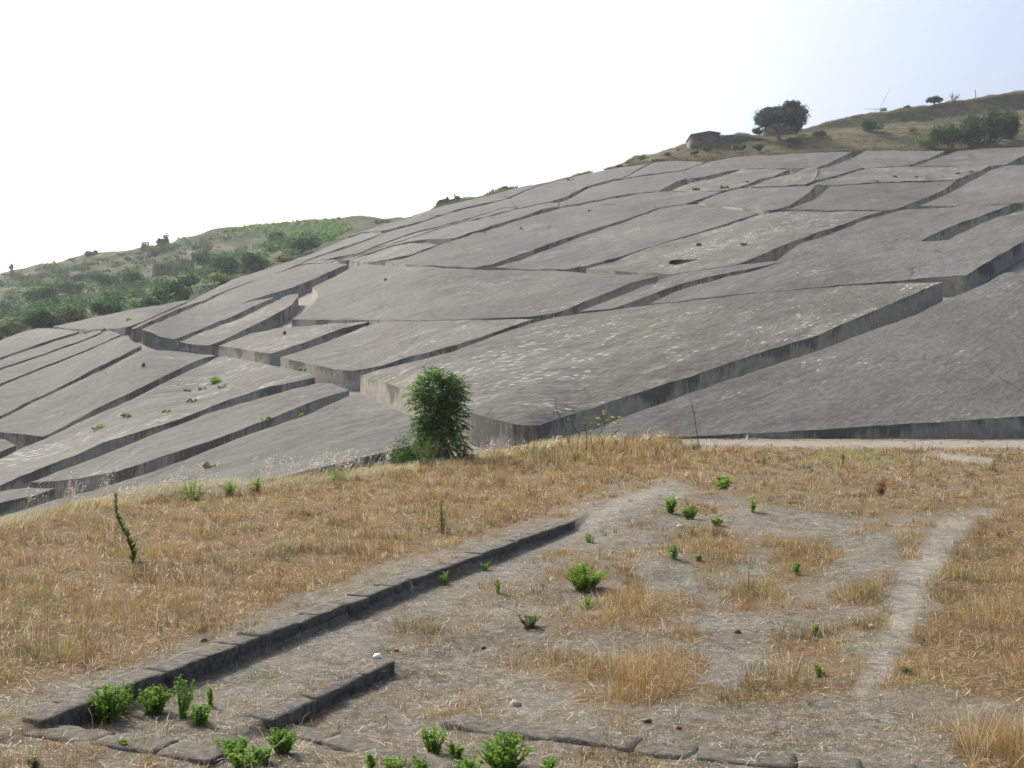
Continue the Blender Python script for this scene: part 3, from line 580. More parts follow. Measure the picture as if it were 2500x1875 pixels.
# ------------------------------------------------------------ foliage builders
def leaf_cloud(C, Rd, n, size, seed, up=.3, asp=1.6, shell=.45, jit=.35):
    """n small leaf faces spread through ellipsoids C (k,3), Rd (k,3)"""
    r = np.random.default_rng(seed); C = np.atleast_2d(C); Rd = np.atleast_2d(Rd)
    vol = np.prod(Rd, axis=1)**(2/3); ci = r.choice(len(C), n, p=vol/vol.sum())
    d = r.normal(size=(n, 3)); d /= np.linalg.norm(d, axis=1)[:, None]
    rad = r.random(n)**shell*(1+.12*r.normal(size=n))
    pos = C[ci]+d*Rd[ci]*rad[:, None]
    nrm = d+np.array([0, 0, up])+r.normal(0, .6, (n, 3)); nrm /= np.linalg.norm(nrm, axis=1)[:, None]
    a = np.cross(nrm, r.normal(size=(n, 3))); a /= np.linalg.norm(a, axis=1)[:, None]; b = np.cross(nrm, a)
    s = size*(1+jit*r.normal(size=n)).clip(.3, 2)[:, None]
    V = np.stack([pos-a*s, pos-b*s/asp, pos+a*s, pos+b*s/asp], 1).reshape(-1, 3)
    return V, np.arange(4*n).reshape(n, 4)
def tube(pts, radii, sides=6):
    pts = np.asarray(pts, float); n = len(pts); V = []; t = np.gradient(pts, axis=0)
    for p, q, rr in zip(pts, t, radii):
        q = q/np.linalg.norm(q); a = np.cross(q, (0.3, .9, .1)); a /= np.linalg.norm(a); b = np.cross(q, a)
        for k in range(sides):
            an = 2*math.pi*k/sides; V.append(p+rr*(a*math.cos(an)+b*math.sin(an)))
    Fq = [[i*sides+k, i*sides+(k+1) % sides, (i+1)*sides+(k+1) % sides, (i+1)*sides+k] for i in range(n-1) for k in range(sides)]
    return np.array(V), Fq
def join(parts):
    V = []; Fs = []; o = 0
    for v, f in parts:
        V.append(np.asarray(v).reshape(-1, 3)); Fs += [[int(i)+o for i in q] for q in f]; o += len(V[-1])
    return np.vstack(V), Fs
def limbs(base, tips, r0, seed, sides=6, trunk_h=.35):
    """trunk that forks into limbs reaching the given tips"""
    r = np.random.default_rng(seed); base = np.asarray(base, float); tips = np.atleast_2d(tips); ctr = tips.mean(0)
    fork = base+(ctr-base)*trunk_h; parts = [tube([base-[0, 0, .3*r0*4], base+(fork-base)*.5+r.normal(0, r0*.3, 3), fork], [r0*1.25, r0, r0*.8], sides)]
    for tp in tips:
        mid = fork+(tp-fork)*.55+r.normal(0, np.linalg.norm(tp-fork)*.07, 3)
        parts.append(tube([fork-(fork-base)*.06, fork+(mid-fork)*.5, mid, tp], [r0*.6, r0*.45, r0*.3, r0*.08], sides))
    return join(parts)
def bush(name, base, wd, ht, label, m, n, leaf, seed, clumps=7, group=None, cat='bush', dp=None):
    r = np.random.default_rng(seed); base = np.asarray(base, float); wd *= 1.12; ht *= 1.15; dp = dp or wd*.8
    C = []; Rr = []
    for i in range(clumps):
        a = r.uniform(0, 6.28); q = r.random()**.5
        x = math.cos(a)*q*.36*wd; y = math.sin(a)*q*.36*dp; z = ht*(.30+.42*r.random()*(1-.5*q))
        C.append(base+[x, y, z]); s = r.uniform(.45, 1.15); Rr.append([wd*.22*s, dp*.22*s, min(ht*.30*s, z+base[2]*0+.1*ht)])
    C.append(base+[0, 0, ht*.30]); Rr.append([wd*.30, dp*.30, ht*.28]); C = np.array(C); Rr = np.array(Rr)
    root = empty(name, base); tag(root, label, cat, group)
    V, Fq = leaf_cloud(C, Rr, n, leaf, seed+1); V[:, 2] = np.maximum(V[:, 2], base[2]-.2*leaf)
    mesh('foliage', V, Fq, m, root)
    Vt, Ft = limbs(base, C[:5], max(.03, ht*.022), seed+2, 5, .25); mesh('stem', Vt, Ft, M_BARK, root)
    return root
def px(d): return d/F                                  # metres per photo pixel at distance d

# --- right hill: pine, ruin, bushes, little tree, dead tree, pole, turbine
def hill_pt(Pg, u, v): return nearest(Pg, u, v)
b = ray(1903, 341, 318); s = px(318)
root = empty('umbrella_pine', b); tag(root, 'broad umbrella pine on the skyline to the right of the brick ruin', 'pine tree')
cl = [(1878,280,34,20),(1910,268,34,16),(1940,282,30,22),(1900,286,40,11),(1870,296,26,15),(1948,298,22,12),(1858,306,16,13),(1852,316,13,9),(1925,262,22,9),(1955,306,12,9),(1890,263,26,9),(1918,284,34,18)]
C = np.array([ray(a, c, 318)+[0, rng.uniform(-4, 4), 0] for a, c, _, _ in cl]); Rr = np.array([[p*s, p*s*.9, q*s] for _, _, p, q in cl])
V, Fq = leaf_cloud(C, Rr, 15000, .32, 40, 1.0, 1.3, .5); mesh('crown', V, Fq, L_PINE, root)
V, Fq = limbs(b, C[[0, 1, 2, 4, 5, 6, 9, 7]], .55, 41, 8, .42); mesh('trunk', V, Fq, M_BARK, root)
def boxv(c, sx, sy, sz, rz=0):
    x, y, z = sx/2, sy/2, sz/2; A = np.array([(i*x, j*y, k*z) for k in (-1, 1) for i, j in ((-1, -1), (1, -1), (1, 1), (-1, 1))])
    ca, sa = math.cos(rz), math.sin(rz); A = np.c_[A[:, 0]*ca-A[:, 1]*sa, A[:, 0]*sa+A[:, 1]*ca, A[:, 2]]+np.asarray(c)
    return A, [[0, 3, 2, 1], [4, 5, 6, 7], [0, 1, 5, 4], [1, 2, 6, 5], [2, 3, 7, 6], [3, 0, 4, 7]]
def ruin_house(name, u0, u1, vb, vl, vp, vr, d, depth_, label, win=None, ext=None):
    """gabled ruin: front wall between columns u0..u1, eaves rows vl / vr, ridge vp"""
    a = ray(u0, vb, d); e = ray(u1, vb, d); W_ = e[0]-a[0]; up = ray((u0+u1)/2, vp, d)[2]; zl = ray(u0, vl, d)[2]; zr = ray(u1, vr, d)[2]
    root = empty(name, a); tag(root, label, 'ruined house')
    z0 = a[2]-2.5; xm = a[0]+W_*.68
    fr = [(a[0], d, z0), (e[0], d, z0), (e[0], d, zr), (xm, d, up), (a[0], d, zl)]
    bk = [(x, y+depth_, z) for x, y, z in fr]
    V = np.array(fr+bk); Fq = [[0, 1, 2, 3, 4], [9, 8, 7, 6, 5]]+[[i, 5+i, 5+(i+1) % 5, (i+1) % 5] for i in range(5)]
    mesh('wall', V, Fq, M_RUIN, root)
    rv_ = []
    for x, z in ((a[0]-.25, zl+.02), (xm, up+.05), (e[0]+.9, zr+.02)): rv_ += [(x, d-.35, z), (x, d+depth_+.35, z), (x, d-.35, z+.38), (x, d+depth_+.35, z+.38)]
    Fq = []
    for i in (0, 4): Fq += [[i, i+4, i+6, i+2], [i+1, i+3, i+7, i+5], [i+2, i+6, i+7, i+3], [i, i+1, i+5, i+4]]
    Fq += [[0, 2, 3, 1], [8, 9, 11, 10]]
    mesh('roof', np.array(rv_), Fq, M_ROOF, root)
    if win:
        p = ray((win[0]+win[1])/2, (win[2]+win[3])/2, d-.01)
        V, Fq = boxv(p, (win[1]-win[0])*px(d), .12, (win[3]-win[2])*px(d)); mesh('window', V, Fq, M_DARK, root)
    return root
ruin_house('ruined_house', 1688, 1752, 362, 331, 323, 327, 316, 9, 'brown roofless looking masonry house with one small window, on the skyline', (1702, 1713, 336, 343))
ruin_house('ruined_house', 1868, 1948, 326, 315, 306, 313, 338, 9, 'low dark walled house half hidden behind the umbrella pine')
def rough_wall(name, pts, thick, hts, label, m=M_RUIN, seed=1, cat='ruined wall', wins=None):
    """free-standing wall along plan points with an uneven top; pts (u, v_base, d), hts in px"""
    r = np.random.default_rng(seed); T = []; Bt = []; n = 28
    pu = np.linspace(pts[0][0], pts[-1][0], n); pb = np.interp(pu, [p[0] for p in pts], [p[1] for p in pts]); pd = np.interp(pu, [p[0] for p in pts], [p[2] for p in pts])
    h = np.interp(pu, [a for a, _ in hts], [b for _, b in hts])+r.normal(0, 1.0, n)
    B0 = ray(pu, pb, pd)-[0, 0, 1.5]; T0 = ray(pu, pb-h, pd); B1 = B0+[0, thick, 0]; T1 = T0+[0, thick, 0]
    V = np.vstack([B0, T0, T1, B1]); Fq = []
    for i in range(n-1):
        for a, c in ((0, 1), (1, 2), (2, 3)): Fq.append([a*n+i, a*n+i+1, c*n+i+1, c*n+i])
    Fq += [[0, n, 2*n, 3*n], [n-1, 4*n-1, 3*n-1, 2*n-1]]
    root = empty(name, B0[0]+[0, 0, 1.5]); tag(root, label, cat); mesh('masonry', V, Fq, m, root)
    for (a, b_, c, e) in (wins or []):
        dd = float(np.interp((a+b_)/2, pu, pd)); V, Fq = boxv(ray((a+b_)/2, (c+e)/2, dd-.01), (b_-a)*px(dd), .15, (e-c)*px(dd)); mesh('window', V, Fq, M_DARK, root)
    return root
rough_wall('ruined_wall', [(1754,357,317),(1880,350,322)], 1.2, [(1754,24),(1790,26),(1830,19),(1880,10)], 'long overgrown stone wall between the brown house and the pine', seed=2)
rough_wall('stone_wall', [(1590,396,310),(1755,390,309)], .8, [(1590,7),(1640,9),(1755,8)], 'low dry stone wall on the rim of the concrete just below the brown house', m=M_RUIN, seed=3, cat='stone wall')
rough_wall('ruined_wall', [(372,668,float(nearest(HL,372,668)[1])-1),(472,652,float(nearest(HL,472,652)[1])-1)], 1.0, [(372,22),(420,20),(468,20)], 'pale ruined wall with two small openings among the shrubs of the left hill', M_RUIN, 4, wins=[(393, 400, 650, 656), (442, 447, 639, 648)])
rough_wall('ruined_wall', [(170,682,float(nearest(HL,170,682)[1])-1),(236,676,float(nearest(HL,236,676)[1])-1)], 1.0, [(170,8),(200,10),(236,9)], 'small grey retaining wall low in the left hillside scrub', M_RUIN, 14)
# skyline rubble with a post
b = ray(1068, 510, 312)
root = empty('stone_ruin', b); tag(root, 'jagged stone ruins with an upright stub on the skyline, left of the round bush', 'ruin')
prof = [(1060,512),(1066,494),(1072,488),(1078,487),(1088,485),(1091,480),(1094,480),(1097,487),(1100,487),(1107,485),(1109,484),(1113,478),(1121,478),(1124,483),(1132,484),(1150,487),(1165,489),(1200,487)]
n = len(prof); T0 = np.array([ray(a, c, 311) for a, c in prof]); Bm = T0.copy(); Bm[:, 2] = ray(1060, 525, 311)[2]-1
V = np.vstack([T0, Bm, T0+[0, 5, -1.2], Bm+[0, 5, 0]]); Fq = []
for i in range(n-1): Fq += [[i, n+i, n+i+1, i+1], [i, i+1, 2*n+i+1, 2*n+i], [2*n+i, 2*n+i+1, 3*n+i+1, 3*n+i]]
mesh('masonry', V, Fq, M_RUIN, root)
V, Fq = boxv(ray(1110.5, 478, 310), 2.6*px(311), .4, 14*px(311)); mesh('post', V, Fq, M_BRICK, root)
RB = [  # u centre, v base, width px, height px, d, label, material, n, leaf
 (2425,352,110,92,313,'biggest dark green bushy tree at top right with a rounded crown','L_DARK',4200,.34),
 (2372,356,100,78,311,'dark bushy tree joined to the left side of the biggest one','L_DARK',3600,.33),
 (2462,345,60,70,320,'tall dark bush at the right picture edge beside the biggest bushy tree','L_DARK',1600,.34),
 (2318,362,100,66,306,'leaning mid green bush at the left end of the dark bushy trees','L_FAR',2600,.30),
 (2268,362,70,38,303,'low yellow green bush at the left end of the top right thicket','L_OLIVE',1500,.26),
 (2122,322,64,34,330,'single rounded bush on the dry slope left of the blue shed','L_FAR',1700,.28),
 (2218,269,22,13,378,'tiny round bush on the skyline beside the wind turbine','L_PINE',500,.28),
 (1852,366,30,16,312,'small green shrub at the foot of the pine bank','L_FAR',500,.26),
 (1728,368,28,14,311,'small green shrub in front of the brown house','L_FAR',450,.26),
 (1805,366,38,15,311,'small rounded green shrub in front of the long overgrown wall','L_FAR',600,.26),
 (1572,393,32,13,322,'dark low bush on the skyline down left of the brown house','L_FAR',520,.24),
 (1540,401,22,8,322,'low flat bush left of the dark low one on the skyline','L_FAR',300,.24),
 (1512,410,14,11,320,'tiny bush at the left foot of the dry hilltop','L_FAR',220,.24),
 (1628,380,16,11,326,'tiny bush halfway between the low dark bush and the brown house','L_FAR',220,.24),
 (1655,368,6,8,328,'pin sized upright shrub just below the brown house','L_PINE',70,.22),
 (1696,376,20,10,312,'dark tuft at the bottom left corner of the brown house','L_FAR',260,.24),
 (1940,350,40,16,318,'spreading shrub right of the pine trunk','L_FAR',620,.26),
 (2230,320,26,8,326,'flat green shrub alone on the bright dry grass slope','L_OLIVE',300,.24),
 (2000,335,40,18,320,'dark shrub on the left edge of the dry slope right of the pine','L_FAR',650,.26)]
MM = dict(L_DARK=L_DARK, L_FAR=L_FAR, L_OLIVE=L_OLIVE, L_PINE=L_PINE, L_GREY=L_GREY)
for i, (u, vb, wp, hp, d, lb, m, n, lf) in enumerate(RB):
    if d < 315 or 'skyline' not in lb and d > 296: d = float(nearest(HR, u, vb)[1])
    bush('bush', ray(u, vb+2, d), wp*px(d), (hp+2)*px(d), lb, MM[m], n, lf, 100+i*3, 8, 'bushes on the right hilltop')
for i, (u, vb, wp, hp, lb) in enumerate([(2395,362,30,24,'first pale grey green shrub in front of the big trees, beside the concrete rim'),(2420,364,24,30,'second pale shrub in front of the big trees, the upright one'),(2480,360,80,26,'broad silvery shrub at the right picture edge above the concrete')]):
    bush('shrub', ray(u, vb, 300), wp*px(300), hp*px(300), lb, L_GREY if i != 1 else L_OLIVE, 900, .22, 160+i*3, 6, 'pale shrubs on the concrete rim', 'shrub')
# small skyline tree
b = ray(2283, 257, 379); s = px(379)
root = empty('small_tree', b); tag(root, 'small dark flat topped tree alone on the skyline right of the turbine', 'tree')
C = np.array([ray(a, c, 379) for a, c in ((2272,243),(2285,240),(2293,244),(2266,247),(2280,247))]); Rr = np.array([[10*s, 9*s, 6*s]]*3+[[6*s, 6*s, 4*s], [9*s, 8*s, 4*s]])
V, Fq = leaf_cloud(C, Rr, 1500, .26, 50); mesh('crown', V, Fq, L_PINE, root)
V, Fq = limbs(b, C, .3, 51, 6, .4); mesh('trunk', V, Fq, M_BARK, root)
# dead tree
b = ray(2326, 251, 380)
root = empty('dead_tree', b); tag(root, 'bare grey dead tree on the skyline between the small tree and the pole', 'dead tree')
r = np.random.default_rng(5); parts = []
for (a, c) in ((2318,249),(2324,226),(2322,236),(2338,232),(2345,228),(2334,240),(2329,228),(2341,236)):
    tp = ray(a, c, 380)+[0, r.uniform(-2, 2), 0]; mid = b+(tp-b)*.5+r.normal(0, .35, 3)
    parts.append(tube([b-[0, 0, .5], b+(mid-b)*.5, mid, tp], [.32, .26, .18, .07], 5))
    for _ in range(4):
        t2 = mid+(tp-mid)*r.uniform(.2, 1)+r.normal(0, .9, 3)*[1, 1, .6]+[0, 0, .5]; parts.append(tube([mid+(tp-mid)*.2, (mid+t2)/2, t2], [.10, .07, .03], 4))
V, Fq = join(parts); mesh('branches', V, Fq, M_GREYBARK, root)
# pole
b = ray(2382, 244, 383); o = empty('utility_pole', b); tag(o, 'thin grey pole standing on the skyline at the right', 'pole')
V, Fq = tube([b-[0, 0, 1], b+[0, 0, 2], ray(2381, 219, 383)], [.17, .15, .11], 8); mesh('post', V, Fq, M_GREYBARK, o)
# blue shed and the tiny pale block beside it
b = ray(2168, 323, 346); o = empty('shed', b); tag(o, 'small dark blue shed on the dry slope beside a rounded bush', 'shed')
V, Fq = boxv(b+[0, 1, .55], 17*px(346), 2.2, 12*px(346)); mesh('wall', V, Fq, M_BLUE, o)
V, Fq = boxv(b+[0, 1, .55+6.4*px(346)], 19*px(346), 2.6, .14); mesh('roof', V, Fq, M_DARK, o)
o = empty('water_trough', ray(2156, 323, 345)); tag(o, 'small pale stone block beside the blue shed', 'stone block')
V, Fq = boxv(ray(2156, 321, 345), .8, .8, .9); mesh('stone', V, Fq, M_TAN, o)
# wind turbine, far behind the hill
D = 1500.0; s = px(D); hub = ray(2148, 266, D); o = empty('wind_turbine', ray(2153, 420, D)); tag(o, 'white wind turbine rising from behind the hilltop, two blades visible', 'wind turbine')
V, Fq = tube([ray(2153, 420, D), ray(2153, 274, D)], [2.6, 1.7], 16); mesh('tower', V, Fq, M_WHITE, o)
V, Fq = boxv(ray(2156.5, 268, D), 15*s, 5, 6.2*s, .05); nac = mesh('nacelle', V, Fq, M_WHITE, o)
V, Fq = boxv(ray(2158, 264.2, D), 8*s, 3, 1.6*s, .05); mesh('vent_box', V, Fq, M_METAL, o)
V, Fq = tube([hub-[1.5*s, 0, 0], hub+[1.2*s, 0, 0]], [.5*s, 2.0*s], 12); mesh('hub', V, Fq, M_WHITE, o)
for (tu, tv) in ((2177, 207), (2112, 266.5), (2163, 322)):
    t_ = ray(tu, tv, D); ax = (t_-hub); side = np.cross(ax/np.linalg.norm(ax), (0, 1, 0)); pts = [hub+ax*q for q in (0, .08, .22, .6, 1)]; cw = [.6, 1.1, 1.5, .8, .25]
    V = np.vstack([[p+side*c*s*.9, p-[0, .7, 0], p-side*c*s*.45, p+[0, .7, 0]] for p, c in zip(pts, cw)]); Fq = [[i*4+k, i*4+(k+1) % 4, (i+1)*4+(k+1) % 4, (i+1)*4+k] for i in range(4) for k in range(4)]+[[16, 17, 18, 19]]
    mesh('blade', V, Fq, M_WHITE, o)

# --- left hill
LB = [
 (397,612,34,42,452,'round crowned dark tree standing on the left skyline',L_PINE,1500,.42),
 (352,618,26,30,454,'smaller leaning tree beside the round crowned one on the left skyline',L_OLIVE,800,.40),
 (412,632,52,34,440,'dark bush at the foot of the round crowned skyline tree',L_FAR,1200,.40),
 (368,634,50,36,436,'pale yellow green bush below the leaning skyline tree',L_OLIVE,1100,.40),
 (228,626,34,16,462,'dark low bush on the left skyline, left of the trees',L_FAR,700,.42),
 (27,662,14,18,476,'tiny lone tree near the left end of the skyline',L_OLIVE,180,.42),
 (172,640,14,14,466,'tiny scraggly bush on the skyline, second from the left end',L_OLIVE,140,.36),
 (132,642,9,5,466,'speck of a bush between the two left skyline scraps',L_OLIVE,60,.36),
 (625,662,100,56,318,'big dark rounded bush at the concrete rim in the left valley',L_FAR,2600,.36),
 (548,672,80,60,345,'dark tall bush behind the big rounded one of the valley',L_FAR,1900,.38),
 (742,612,74,38,345,'dark hedge like bush low beneath the vineyard',L_FAR,1500,.36),
 (670,588,60,26,392,'dark bush in the middle of the vineyard slope',L_FAR,900,.38),
 (420,742,110,62,258,'wide dark bush pressed against the triangular concrete block',L_FAR,3000,.32),
 (358,758,60,34,246,'mid green shrub at the left shoulder of the wide dark valley bush',L_FAR,1200,.30),
 (252,770,80,42,236,'green shrub above the left end of the triangular concrete block',L_FAR,1700,.30),
 (175,788,90,48,228,'bright green shrub at the point of the triangular concrete block',L_OLIVE,1900,.30),
 (105,806,100,58,222,'very dark shrub against the rim of the leftmost concrete block',L_FAR,2600,.28),
 (40,824,90,44,214,'yellow green shrub in the lower left of the valley scrub',L_OLIVE,1700,.28),
 (-20,846,80,46,206,'dark shrub cut by the left picture edge above the concrete',L_FAR,1500,.28),
 (100,738,100,46,330,'dark mass of bush in the middle of the left hillside',L_FAR,1900,.36),
 (175,718,80,40,345,'green bush right of the dark mass on the left hillside',L_FAR,1400,.36),
 (262,700,90,44,352,'green bush under the pale terrace wall of the left hillside',L_FAR,1600,.36),
 (322,690,60,30,356,'small green bush left of the pale ruined wall',L_FAR,900,.36),
 (500,650,70,50,372,'dark bush right of the pale ruined wall',L_FAR,1500,.38),
 (25,762,70,34,318,'grey green bush near the left picture edge, mid hill',L_GREY,900,.34),
 (455,700,60,34,330,'mid green bush between the ruined wall and the wide valley bush',L_FAR,1000,.34),
 (700,640,60,20,318,'light green reedy shrub right of the big rounded valley bush',L_OLIVE,900,.30),
 (560,690,90,26,300,'light green reedy shrub left of the big rounded valley bush',L_OLIVE,1200,.30),
 (930,545,60,10,380,'low green hedge on the rim at the right end of the vineyard hill',L_OLIVE,500,.32),
 (826,536,9,8,432,'tiny dark bush on top of the vineyard skyline',L_PINE,120,.36)]
for i, (u, vb, wp, hp, d, lb, m, n, lf) in enumerate(LB):
    if d < 430: d = float(nearest(HL, u, vb)[1])
    bush('bush' if i > 1 else 'tree', ray(u, vb+3, d), wp*px(d), (hp+3)*px(d), lb, m, n, lf, 200+i*3, 8, 'bushes and trees on the left hill', 'bush' if i > 1 else 'tree')
# scattered scrub, too many to count: sits on the valley side
def scatter_on(Pg, poly, n, size, seed, flat_=.7, hmin=.6):
    q = Pg.reshape(-1, 3); pu = CU+q[:, 0]/q[:, 1]*F; pv = HV-q[:, 2]/q[:, 1]*F
    k = np.where(inpoly(pu, pv, poly))[0]; r = np.random.default_rng(seed); i = r.choice(k, n); P_ = q[i]+r.normal(0, 3.0, (n, 3))*[1, 1, 0]
    return P_, r
Pc, r = scatter_on(HL, [(-150,700),(60,700),(300,665),(520,620),(700,590),(830,575),(700,640),(560,690),(460,735),(200,785),(0,832),(-150,870)], 700, 1, 5)
sz = r.uniform(.8, 2.6, len(Pc)); V, Fq = leaf_cloud(Pc+np.c_[sz*0, sz*0, sz*.35], np.c_[sz*1.3, sz*1.3, sz*.8], 46000, .34, 77)
tag(mesh('hillside_scrub', V, Fq, L_FAR), 'low scrub scattered over the left valley side', 'scrub', kind='stuff')
Pc, r = scatter_on(HR, [(1500,405),(1700,365),(1850,345),(2000,335),(2240,320),(2330,300),(2480,270),(2480,345),(2000,366),(1700,388)], 90, 1, 6)
sz = r.uniform(.4, 1.3, len(Pc)); V, Fq = leaf_cloud(Pc+np.c_[sz*0, sz*0, sz*.3], np.c_[sz*1.5, sz*1.5, sz*.7], 4500, .2, 78)
tag(mesh('hilltop_scrub', V, Fq, L_OLIVE), 'small weeds scattered over the dry right hilltop', 'scrub', kind='stuff')
Pc, r = scatter_on(HL, [(-150,700),(0,676),(150,648),(300,620),(400,604),(520,568),(560,562),(560,600),(500,625),(300,668),(60,702),(-150,705)], 330, 1, 15)
sz = r.uniform(.5, 1.6, len(Pc))*np.where(r.random(len(Pc)) < .12, 1.8, 1); V, Fq = leaf_cloud(Pc+np.c_[sz*0, sz*0, sz*.3], np.c_[sz*2.2, sz*1.4, sz*.7], 15000, .34, 79)
tag(mesh('upper_hillside_scrub', V, Fq, L_DARK), 'patchy dark scrub on the upper left hillside', 'scrub', kind='stuff')
# rim fuzz: grass along the skylines
def fuzz(name, us, fn, d, n, h, m, label, seed):
    r = np.random.default_rng(seed); u = r.choice(us, n)+r.uniform(-8, 8, n); v = fn(u); dd = d(u)+r.uniform(-2, 6, n); B = ray(u, v, dd)-[0, 0, .4]
    hh = h*(1+.8*(fbm(u, u*0, 60, 3, 3)))*r.uniform(.3, 1.2, n); lx = r.normal(0, .3, n)*hh; wv = .10+.08*r.random(n)
    V = np.stack([B-np.c_[wv, wv*0, wv*0], B+np.c_[wv, wv*0, wv*0], B+np.c_[lx, wv*0, hh.clip(.2)+.4]], 1).reshape(-1, 3)
    tag(mesh(name, V, np.arange(3*n).reshape(n, 3), m), label, 'grass', kind='stuff')
sr = np.array(sky_r)
fuzz('skyline_grass', np.arange(1500, 2600, 5.0), lambda u: np.interp(u, sr[:, 0], sr[:, 1])+1, lambda u: np.interp(u, sr[:, 0], sr[:, 2]), 9000, .8, L_STRAW, 'dry grass along the right skyline', 1)
sl_ = np.array(sky_l)
fuzz('skyline_weeds', np.arange(-100, 1000, 5.0), lambda u: np.interp(u, sl_[:, 0], sl_[:, 1])+1, lambda u: np.interp(u, sl_[:, 0], sl_[:, 2]), 6000, .9, L_OLIVE, 'green weeds along the left skyline', 2)
fuzz('rim_grass', np.arange(1480, 2620, 4.0), lambda u: rim(u)-1, lambda u: depth(u, rim(u))+4, 7000, .9, L_STRAW, 'dry grass along the top rim of the concrete', 3)
fuzz('ridge_weeds', np.r_[np.arange(1060, 1260, 4.0), np.arange(1405, 1440, 2.0)], lambda u: rim(u)-1, lambda u: depth(u, rim(u))+5, 1500, 1.0, L_OLIVE, 'low weeds on the skyline by the stone ruins', 4)
# vineyard rows
vine = []
r = np.random.default_rng(9); q = HL.reshape(-1, 3); pu = CU+q[:, 0]/q[:, 1]*F; pv = HV-q[:, 2]/q[:, 1]*F
kk = inpoly(pu, pv, [(560,562),(650,553),(740,543),(812,540),(840,560),(850,574),(790,590),(720,592),(610,580),(540,585)])
A_ = q[kk]; x0, x1, y0, y1 = A_[:, 0].min(), A_[:, 0].max(), A_[:, 1].min(), A_[:, 1].max()
Pv = []
for ix, gx_ in enumerate(np.arange(x0, x1, 4.4)):
    for gy_ in np.arange(y0, y1, 2.6):
        j = np.argmin((A_[:, 0]-gx_)**2+(A_[:, 1]-gy_)**2)
        if (A_[j, 0]-gx_)**2+(A_[j, 1]-gy_)**2 < 9: Pv.append((gx_+r.normal(0, .15), gy_, A_[j, 2]+.8))
Pv = np.array(Pv); V, Fq = leaf_cloud(Pv, np.full((len(Pv), 3), (.7, 1.3, .95)), len(Pv)*30, .32, 88)
tag(mesh('vineyard', V, Fq, L_VINE), 'rows of green vines on the left hill', 'vineyard', kind='stuff')
# round bush and little tuft on the ridge
bush('bush', ray(1233, 470, 312), 38*px(312), 17*px(312), 'round dark bush alone on the ridge skyline right of the stone ruins', L_PINE, 1300, .22, 300, 6)
bush('bush', ray(1418, 430, 310), 18*px(310), 8*px(310), 'faint scraggly tuft on the bare concrete skyline', L_OLIVE, 140, .2, 303, 4)

# --- weeds growing on the concrete
def tuft(u, v, wp, hp, label, m, n, seed, leaf=None):
    P_ = top(np.array([u]), np.array([v]))[0]; d = P_[1]; r = np.random.default_rng(seed)
    wd = wp*px(d); ht = hp*px(d); o = empty('weed_tuft', P_); tag(o, label, 'weed', 'weeds growing on the concrete')
    C = P_+np.c_[r.uniform(-.4, .4, 5)*wd, r.uniform(-.5, .5, 5)*wd, np.full(5, ht*.3)]
    C[:, 2] += (C[:, 1]-P_[1])*.25
    V, Fq = leaf_cloud(C, np.tile([wd*.2, wd*.22, ht*.4], (5, 1)), n, leaf or max(.05, d*.0011), seed, 1.2, 2.2)
    mesh('leaves', V, Fq, m, o); return o
TU = [(245,1044,40,8,'long green tuft low on the tufted left block',L_WEED,260),(307,1019,30,11,'dense green tuft above the long low one',L_WEED,260),(404,1005,24,7,'green tuft alone near the middle of the tufted block',L_WEED,160),
 (466,980,22,7,'yellowish tuft near the crossing of two crack shadows',L_DULL,120),(535,928,60,14,'widest grass patch high on the tufted block',L_WEED,420),(543,945,24,9,'small patch just below the widest grass patch',L_WEED,160),(455,955,16,6,'small pale tuft left of the widest grass patch',L_WEED,90),(492,950,16,6,'small tuft between the pale tuft and the widest patch',L_WEED,90),
 (351,894,11,13,'lone upright weed on the wide left block',L_WEED,150),(315,782,16,6,'green tuft on the triangular block',L_WEED,110),(733,906,34,8,'grass line at the foot of the front wall',L_WEED,200),
 (647,1024,22,8,'grass tuft on the edge of the long strip left of the tree',L_WEED,160),(736,1015,14,8,'grass tuft in the crack left of the tree',L_WEED,110),(515,1138,32,12,'grey green weed on the big block left of the tree',L_DULL,220),
 (694,815,13,9,'brown upright stump of weed on the front row block',L_BROWN,120),(1270,561,9,7,'green weed on the lower flank of the dark domed block',L_WEED,90),(1440,515,9,5,'green weed near the crest of the dark domed block',L_WEED,60),
 (1704,600,13,10,'green weed left of the hole in the rough pale block',L_DULL,140),(1815,598,13,7,'green weed right of the hole in the rough pale block',L_DULL,110),(2140,443,10,6,'green weed on the pale rocky block',L_WEED,70),
 (2102,414,10,5,'dark shrub at the dead end of the upper crack',L_FAR,70),(2372,421,9,5,'dark shrub near the right tip of the pale rocky block',L_FAR,60),(2340,424,8,4,'smaller dark shrub left of the one at the right tip',L_FAR,40),(2236,433,12,4,'brown dry shrub in the middle of the pale rocky block',L_BROWN,60),
 (941,684,8,5,'brown dot of weed on the large smooth block',L_BROWN,50),(1770,460,24,8,'brown rubble and weed at the tip of the diamond block',L_BROWN,140),(1705,463,30,5,'brown dry weeds along the rough pale upper block',L_BROWN,120),(1822,445,10,4,'brown weed on the right part of the rough pale upper block',L_BROWN,50),
 (249,808,16,9,'green tuft at the upper tip of the thin left strip',L_WEED,130),(210,812,20,6,'flat green tuft beside the upper tip of the thin left strip',L_WEED,110),(1395,440,20,4,'dark specks of weed near the ridge skyline',L_FAR,60),(2186,432,8,4,'small brown weed left part of the pale rocky block',L_BROWN,40),(573,952,0.1,0.1,'',None,0)]
for i, (u, v, wp, hp, lb, m, n) in enumerate(TU):
    if n: tuft(u, v, wp, hp, lb, m, n, 400+i)

